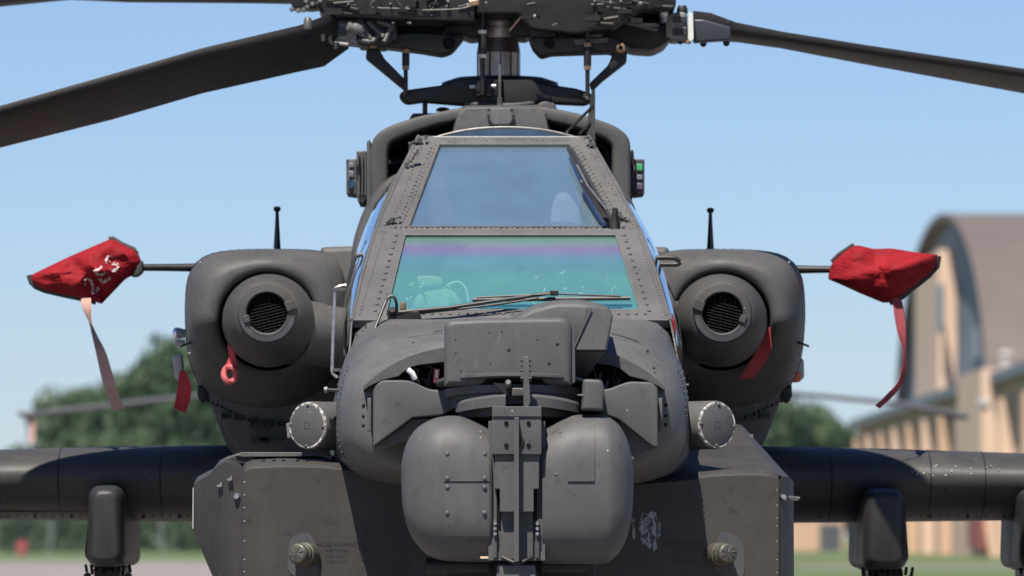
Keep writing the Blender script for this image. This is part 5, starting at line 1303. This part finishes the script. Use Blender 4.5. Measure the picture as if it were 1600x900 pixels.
for sx, dy, zt_ in ((-1, 1.5, 0), (1, -1, 0), (.25, -7, 0), (-.25, 7, 0)):
    if sx == -1: pth = [P(760, 585, 92), P(500, 603, 92.5), P(270, 622, 93), P(150, 636, 93), P(40, 648, 93)]
    elif sx == 1: pth = [P(780, 585, 92), P(1050, 598, 92), P(1240, 615, 92), P(1400, 630, 92), P(1510, 650, 92)]
    else: pth = [Vector((-.2, 92, 3.95)), Vector((-.2+sx*3.5, 92+dy*.5, 3.9)), Vector((-.2+sx*7, 92+dy, 3.5))]
    rings = [[p+Vector((0, -.26, 0)), p+Vector((0, 0, .04)), p+Vector((0, .26, 0.02)), p+Vector((0, 0, -.04))] for p in pth]
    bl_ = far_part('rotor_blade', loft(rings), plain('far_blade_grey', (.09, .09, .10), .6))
for a, b in (((28, 645), (56, 650)), ((1436, 636), (1512, 652))):
    far_part('blade_tip_cover', tube([P(a[0], a[1], 92.4), P((a[0]+b[0])/2, (a[1]+b[1])/2+2, 92.4), P(b[0], b[1], 92.4)], [.03, .06, .05], 8), M_dark)
far_part('tie_down_flag', prism([(46, 655), (55, 656), (54, 690), (49, 696), (45, 688)], 92.3, 92.33), M_strap, smooth=0)
far_part('tie_down_strap', tube([P(44, 650, 92.3), P(50, 660, 92.3)], .03, 8), M_dark)
for s_ in (-1, 1): far_part('wheel', lathe(Vector((s_*1-.2, 91, .36)), (1, 0, 0), [(-.1, .3), (-.08, .36), (.08, .36), (.1, .3)], 20), M_rubber)

# hangar with barrel vault, gable facing us obliquely
M_gable = plain('blue_grey_cladding', (.15, .175, .20), .7, 0, .06, .4)
M_roof = plain('brown_roof_sheet', (.100, .078, .070), .8, 0, .1, .3)
M_tan = plain('tan_wall', (.46, .31, .21), .9, 0, .08, .2)
M_tan2 = plain('tan_wall_light', (.54, .39, .29), .9, 0, .06, .2)
M_tan3 = plain('brown_shutter', (.30, .20, .14), .9)
M_annexwin = plain('annex_window', (.16, .12, .10), .4)
M_rust = plain('red_brown_door', (.26, .07, .05), .8)
M_win = plain('dark_window', (.07, .08, .09), .3)
XG = 40.0
HG = empty('hangar', (XG+20, 640, 0)); tag(HG, 'large hangar with rounded barrel roof and blue grey gable', 'building')
yN, yF = XG*11600/764-27, XG*11600/617-27     # near and far foot of the arch
ycen, half = (yN+yF)/2, (yF-yN)/2
zs, za = 10.0, 30.2
def arc(k, n, dx=0, grow=0): 
    a = math.pi*k/n; return Vector((XG+dx, ycen-(half+grow)*math.cos(a), zs+(za-zs+grow)*math.sin(a)**.9))
n = 40
gab = [Vector((XG, yN, 0))]+[arc(k, n) for k in range(n+1)]+[Vector((XG, yF, 0))]
part('gable_wall', loft([gab, [v+Vector((.5, 0, 0)) for v in gab]]), M_gable, HG, smooth=0)
part('roof', loft([[arc(k, n, -1.2, .6) for k in range(n+1)], [arc(k, n, 170, .6) for k in range(n+1)], [arc(k, n, 170, 0) for k in range(n+1)], [arc(k, n, -1.2, 0) for k in range(n+1)], [arc(k, n, -1.2, .6) for k in range(n+1)]], False, False, closed=False), M_roof, HG, smooth=40)
for i in range(1, 18): part('roof_seam', tube([arc(k, 20, i*9, .62) for k in range(21)], .12, 5), M_gable, HG)
part('wall', box((XG+85, yN+.3, 5), (170, .5, 10)), M_tan, HG, smooth=0)
def gy(x): return XG*11600/(x-800)
def gz(py, Y): return 1.5+(HOR-py)*(Y+27)/11600
def gbox(x0, x1, py0, py1, X, th, mat, name, parent):
    """box on a wall plane X=const seen between two picture columns (far x0, near x1)"""
    Ya, Yb = X*11600/(x0-800)-27, X*11600/(x1-800)-27; z1, z0 = gz(py0, (Ya+Yb)/2), gz(py1, (Ya+Yb)/2)
    return part(name, box((X-th/2, (Ya+Yb)/2, (z0+z1)/2), (th, Ya-Yb, z1-z0)), mat, parent, smooth=0)
gbox(1456, 1494, 402, 620, XG, 1.6, M_tan2, 'stair_tower', HG)
gbox(1468, 1475, 445, 520, XG-1.6, .15, M_win, 'window', HG)
gbox(1436, 1446, 560, 625, XG, .3, M_win, 'window', HG)
gbox(1524, 1536, 512, 560, XG, .3, M_win, 'window', HG)
# annex in front of the hangar, a long stepped facade with pilasters
XA = 36.5
AN = empty('annex_building', (XA+5, 650, 0)); tag(AN, 'long tan annex with pilasters along the foot of the hangar', 'building')
YA0, YA1 = XA*11600/540-27, XA*11600/840-27
zA = 13.0
part('wall', box((XA+4, (YA0+YA1)/2, zA/2), (8, YA0-YA1, zA)), M_tan, AN, smooth=0)
part('parapet', box((XA+3.6, (YA0+YA1)/2, zA+.3), (9.0, YA0-YA1+1, .8)), M_gable, AN, smooth=0)
for i in range(11):
    Yp = YA1+(YA0-YA1)*(i+.5)/11; part('pilaster', box((XA-.5, Yp, 5.8), (1.0, 2.6, 11.6)), M_tan2 if i % 2 else M_tan, AN, smooth=0)
    part('window', box((XA-.1, Yp+10, 9.0), (.3, 4.5, 2.0)), M_annexwin, AN, smooth=0); part('window', box((XA-.1, Yp+10, 4.4), (.3, 6.5, 2.6)), M_tan3, AN, smooth=0)
part('block', box((XA+1, XA*11600/745-27, 7), (5, 30, 14)), M_tan2, AN, smooth=0)
part('red_door', box((XA-1.7, XA*11600/760-27, 2.1), (.3, 16, 3.0)), M_rust, AN, smooth=0)
part('wall_lamp', lathe((XA-1.7, XA*11600/777-27, 11.2), (-1, -.5, 0), [(0, .5), (.5, .45), (.6, .2)], 12), M_lens, AN)
part('roof_vent', lathe((XA+1, XA*11600/752-27, 14), (0, 0, 1), [(0, .5), (1.2, .5), (1.3, .7), (1.6, .3)], 12), M_lens, AN)
part('roof_mast', tube([Vector((XA+3, XA*11600/555-27, 13)), Vector((XA+3, XA*11600/555-27, 16.5))], .15, 6), M_gable, AN)
# low shed far right-centre, pale
SH = empty('low_shed', (26, 745, 0)); tag(SH, 'low tan shed seen under the right wing, left of the annex', 'building')
x0, x1 = P(1235, 800, 740).x, P(1320, 800, 740).x
part('wall', box(((x0+x1)/2, 748, 2.1), (x1-x0, 10, 4.2)), M_tan, SH, smooth=0); part('roof', box(((x0+x1)/2, 748, 4.35), (x1-x0+.8, 11, .3)), M_tan2, SH, smooth=0)
part('door', box((x1-1.4, 742.9, 1.4), (2.2, .2, 2.8)), M_win, SH, smooth=0)

# trees
def leaf_mat(name, a, b2):
    m, t, b = mat_new(name); oi = N(t, 'ShaderNodeObjectInfo')
    c = ramp(t, pos_noise(t, .5, 3), [(.3, a), (.7, b2)]); t.links.new(c, b.inputs['Base Color']); b.inputs['Roughness'].default_value = .6
    tl = N(t, 'ShaderNodeBsdfTranslucent'); t.links.new(c, tl.inputs[0]); mx_ = N(t, 'ShaderNodeMixShader'); mx_.inputs[0].default_value = .3
    t.links.new(b.outputs[0], mx_.inputs[1]); t.links.new(tl.outputs[0], mx_.inputs[2]); t.links.new(mx_.outputs[0], t.nodes['Material Output'].inputs[0]); return m
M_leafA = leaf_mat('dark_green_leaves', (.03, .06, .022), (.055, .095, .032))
M_leafB = leaf_mat('mid_green_leaves', (.038, .075, .025), (.068, .112, .036))
M_bark = plain('bark', (.09, .07, .05), .9, 0, .2, 2)
def crown_data(seed, H_, W_):
    r = random.Random(seed); V = []; Fc = []; lobes = []
    for i in range(20):
        a = r.uniform(0, 6.28); h = r.uniform(.12, .9); rad = W_*.5*math.sqrt(max(.08, 1-((h-.42)/.62)**2))*r.uniform(.35, .85)
        lobes.append((Vector((math.cos(a)*rad, math.sin(a)*rad, h*H_)), r.uniform(.13, .24)*W_))
    lobes.append((Vector((0, 0, H_*.86)), W_*.2)); lobes.append((Vector((0, 0, H_*.5)), W_*.34))
    for c, R0 in lobes:
        for k in range(int(260*(R0/(W_*.2))**2)):
            d = Vector((r.gauss(0, 1), r.gauss(0, 1), r.gauss(0, 1))).normalized(); p = c+d*R0*r.uniform(.72, 1.08)
            if p.z < .04*H_: continue
            s_ = r.uniform(.25, .55); u = Vector((r.gauss(0, 1), r.gauss(0, 1), r.gauss(0, 1))).normalized(); v_ = d.cross(u).normalized() if d.cross(u).length > .01 else u; u = v_.cross(d+u*.6).normalized()
            n0 = len(V); V += [p-u*s_-v_*s_*.5, p+u*s_-v_*s_*.5, p+u*s_*.6+v_*s_*.6, p-u*s_*.6+v_*s_*.6]; Fc.append([n0, n0+1, n0+2, n0+3])
    return V, Fc
protos = []
for k, (h_, w_) in enumerate([(14, 13), (16, 12), (12, 13)]):
    V, Fc = crown_data(50+k, h_, w_); me = bpy.data.meshes.new('crown'); me.from_pydata(V, [], Fc)
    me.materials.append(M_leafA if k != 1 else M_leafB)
    tb = MB(); tb.add(*tube([Vector((0, 0, -2)), Vector((.1, 0, 1)), Vector((0, .2, h_*.6))], [.45, .35, .12], 8))
    for j in range(6):
        a = j*1.05; tb.add(*tube([Vector((0, 0, h_*(.1+j*.05))), Vector((math.cos(a)*w_*.3, math.sin(a)*w_*.3, h_*(.35+j*.06)))], [.16, .05], 6))
    tm = bpy.data.meshes.new('trunk'); tm.from_pydata(tb.V, [], tb.F); tm.materials.append(M_bark); protos.append((me, tm, h_, w_))
def tree(px, Y, hpx, wpx, k, label, grp):
    me, tm, h_, w_ = protos[k]; c = P(px, HOR, Y); c.z = 0
    Hm = (HOR-hpx)*S(Y)+1.5; o = bpy.data.objects.new('tree', None); COL.objects.link(o); o.location = c
    o.rotation_euler.z = rnd.uniform(0, 6); tag(o, label, 'tree', grp)
    wz = (Hm-1.0)/h_; wx = wpx*S(Y)/w_
    for nm, m_ in (('crown', me), ('trunk', tm)):
        q_ = bpy.data.objects.new(nm, m_); COL.objects.link(q_); q_.parent = o; q_.location = (0, 0, 1.0); q_.scale = (wx, wx, wz)
g1 = 'trees beyond the grass on the left'; g2 = 'trees between the near helicopter and the annex'
tl = [(20, 700, 790, 90, 2, 'lowest leftmost tree, cut by the left picture edge'), (62, 735, 694, 110, 1, 'tree at the left end of the dark grove, under the far rotor blade tip'),
 (118, 720, 622, 150, 0, 'second tree from the left in the grove, rounded dark crown'), (172, 750, 596, 150, 1, 'grove tree directly behind the hanging pink strap'),
 (222, 735, 574, 150, 0, 'tall grove tree between the pink strap and the left nacelle'), (280, 760, 550, 170, 2, 'tallest grove tree, meeting the left edge of the nacelle'),
 (345, 770, 550, 160, 1, 'grove tree mostly hidden by the left nacelle'), (30, 715, 765, 100, 0, 'low dark tree in front at the left of the grove'), (110, 705, 690, 130, 2, 'low tree in front of the grove above the left wing'), (205, 700, 690, 140, 0, 'low tree in front of the grove, beside the left nacelle'), (290, 705, 700, 130, 2, 'low tree at the nacelle end of the front row')]
for (px, Y, hp, wp, k, lb) in tl: tree(px, Y, hp, wp, k, lb, g1)
for (px, Y, hp, wp, k, lb) in [(1205, 820, 632, 120, 0, 'tree touching the right nacelle on its right side'), (1262, 830, 630, 130, 1, 'tallest tree right of the nacelle, under the far rotor blade'), (1312, 850, 672, 70, 2, 'small tree just left of the annex end wall'), (1150, 820, 650, 120, 2, 'tree hidden behind the right nacelle')]:
    tree(px, Y, hp, wp, k, lb, g2)
# scrub and fence below the left trees
FE = empty('perimeter_fence', P(130, 860, 690)*1); FE.location.z = 0; ORG[FE] = FE.location.copy(); tag(FE, 'grey chain link fence with posts at the far edge of the grass', 'fence')
M_post = plain('fence_post', (.09, .10, .10), .6)
for i in range(-1, 8):
    X = P(-60+i*83, 850, 690).x; part('post', box((X, 663, 1.6), (.4, .2, 3.2)), M_post, FE, smooth=0)
mb = MB()
for z in (.3, .9, 1.5, 2.1, 2.7, 3.1): mb.add(*box(((P(-150, 850, 690).x+P(560, 850, 690).x)/2, 663, z), (44, .03, .04)))
mb.build('wire', M_post, FE, kind='stuff')
mb = MB(); r9 = random.Random(4)
for i in range(9000):
    X = r9.uniform(P(-300, 850, 690).x, P(520, 850, 690).x); h = r9.uniform(0, 1)
    p = Vector((X, 668+r9.uniform(0, 9), 0.1+h*(5.5+1.5*noise.noise(Vector((X*.3, 0, 0)))))); s_ = r9.uniform(.15, .35)
    u = Vector((r9.gauss(0, 1), r9.gauss(0, 1), r9.gauss(0, 1))).normalized(); v_ = u.orthogonal().normalized(); mb.add([p-u*s_, p+v_*s_, p+u*s_, p-v_*s_], [[0, 1, 2, 3]])
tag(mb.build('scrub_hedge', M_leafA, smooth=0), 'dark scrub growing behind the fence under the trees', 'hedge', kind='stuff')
# red blob: a fire point drum beside the fence
fb = empty('red_drum', P(35, 860, 560)); fb.location.z = 0; ORG[fb] = fb.location.copy(); tag(fb, 'small red cabinet standing near the fence at the far left', 'cabinet')
c = fb.location; 
part('drum_body', lathe(Vector((c.x, c.y, 0)), (0, 0, 1), [(0, .38), (.02, .42), (.5, .42), (.52, .44), (.56, .42), (1.1, .42), (1.14, .38)], 20), plain('red_drum_paint', (.28, .05, .06), .5), fb)
fb['label'] = 'small red drum standing near the fence at the far left'; fb['category'] = 'drum'

# ------------------------------------------------------------------ thin summer haze
HZ = bpy.data.materials.new('summer_haze'); HZ.use_nodes = True; t = HZ.node_tree; t.nodes.clear()
o_ = N(t, 'ShaderNodeOutputMaterial'); v_ = N(t, 'ShaderNodeVolumePrincipled'); v_.inputs['Color'].default_value = (.55, .76, 1, 1); v_.inputs['Density'].default_value = .00003; v_.inputs['Anisotropy'].default_value = .2
t.links.new(v_.outputs[0], o_.inputs['Volume'])
tag(obj('haze', *box((0, 6800, 19), (12100, 14500, 41)), HZ, smooth=0), kind='stuff')
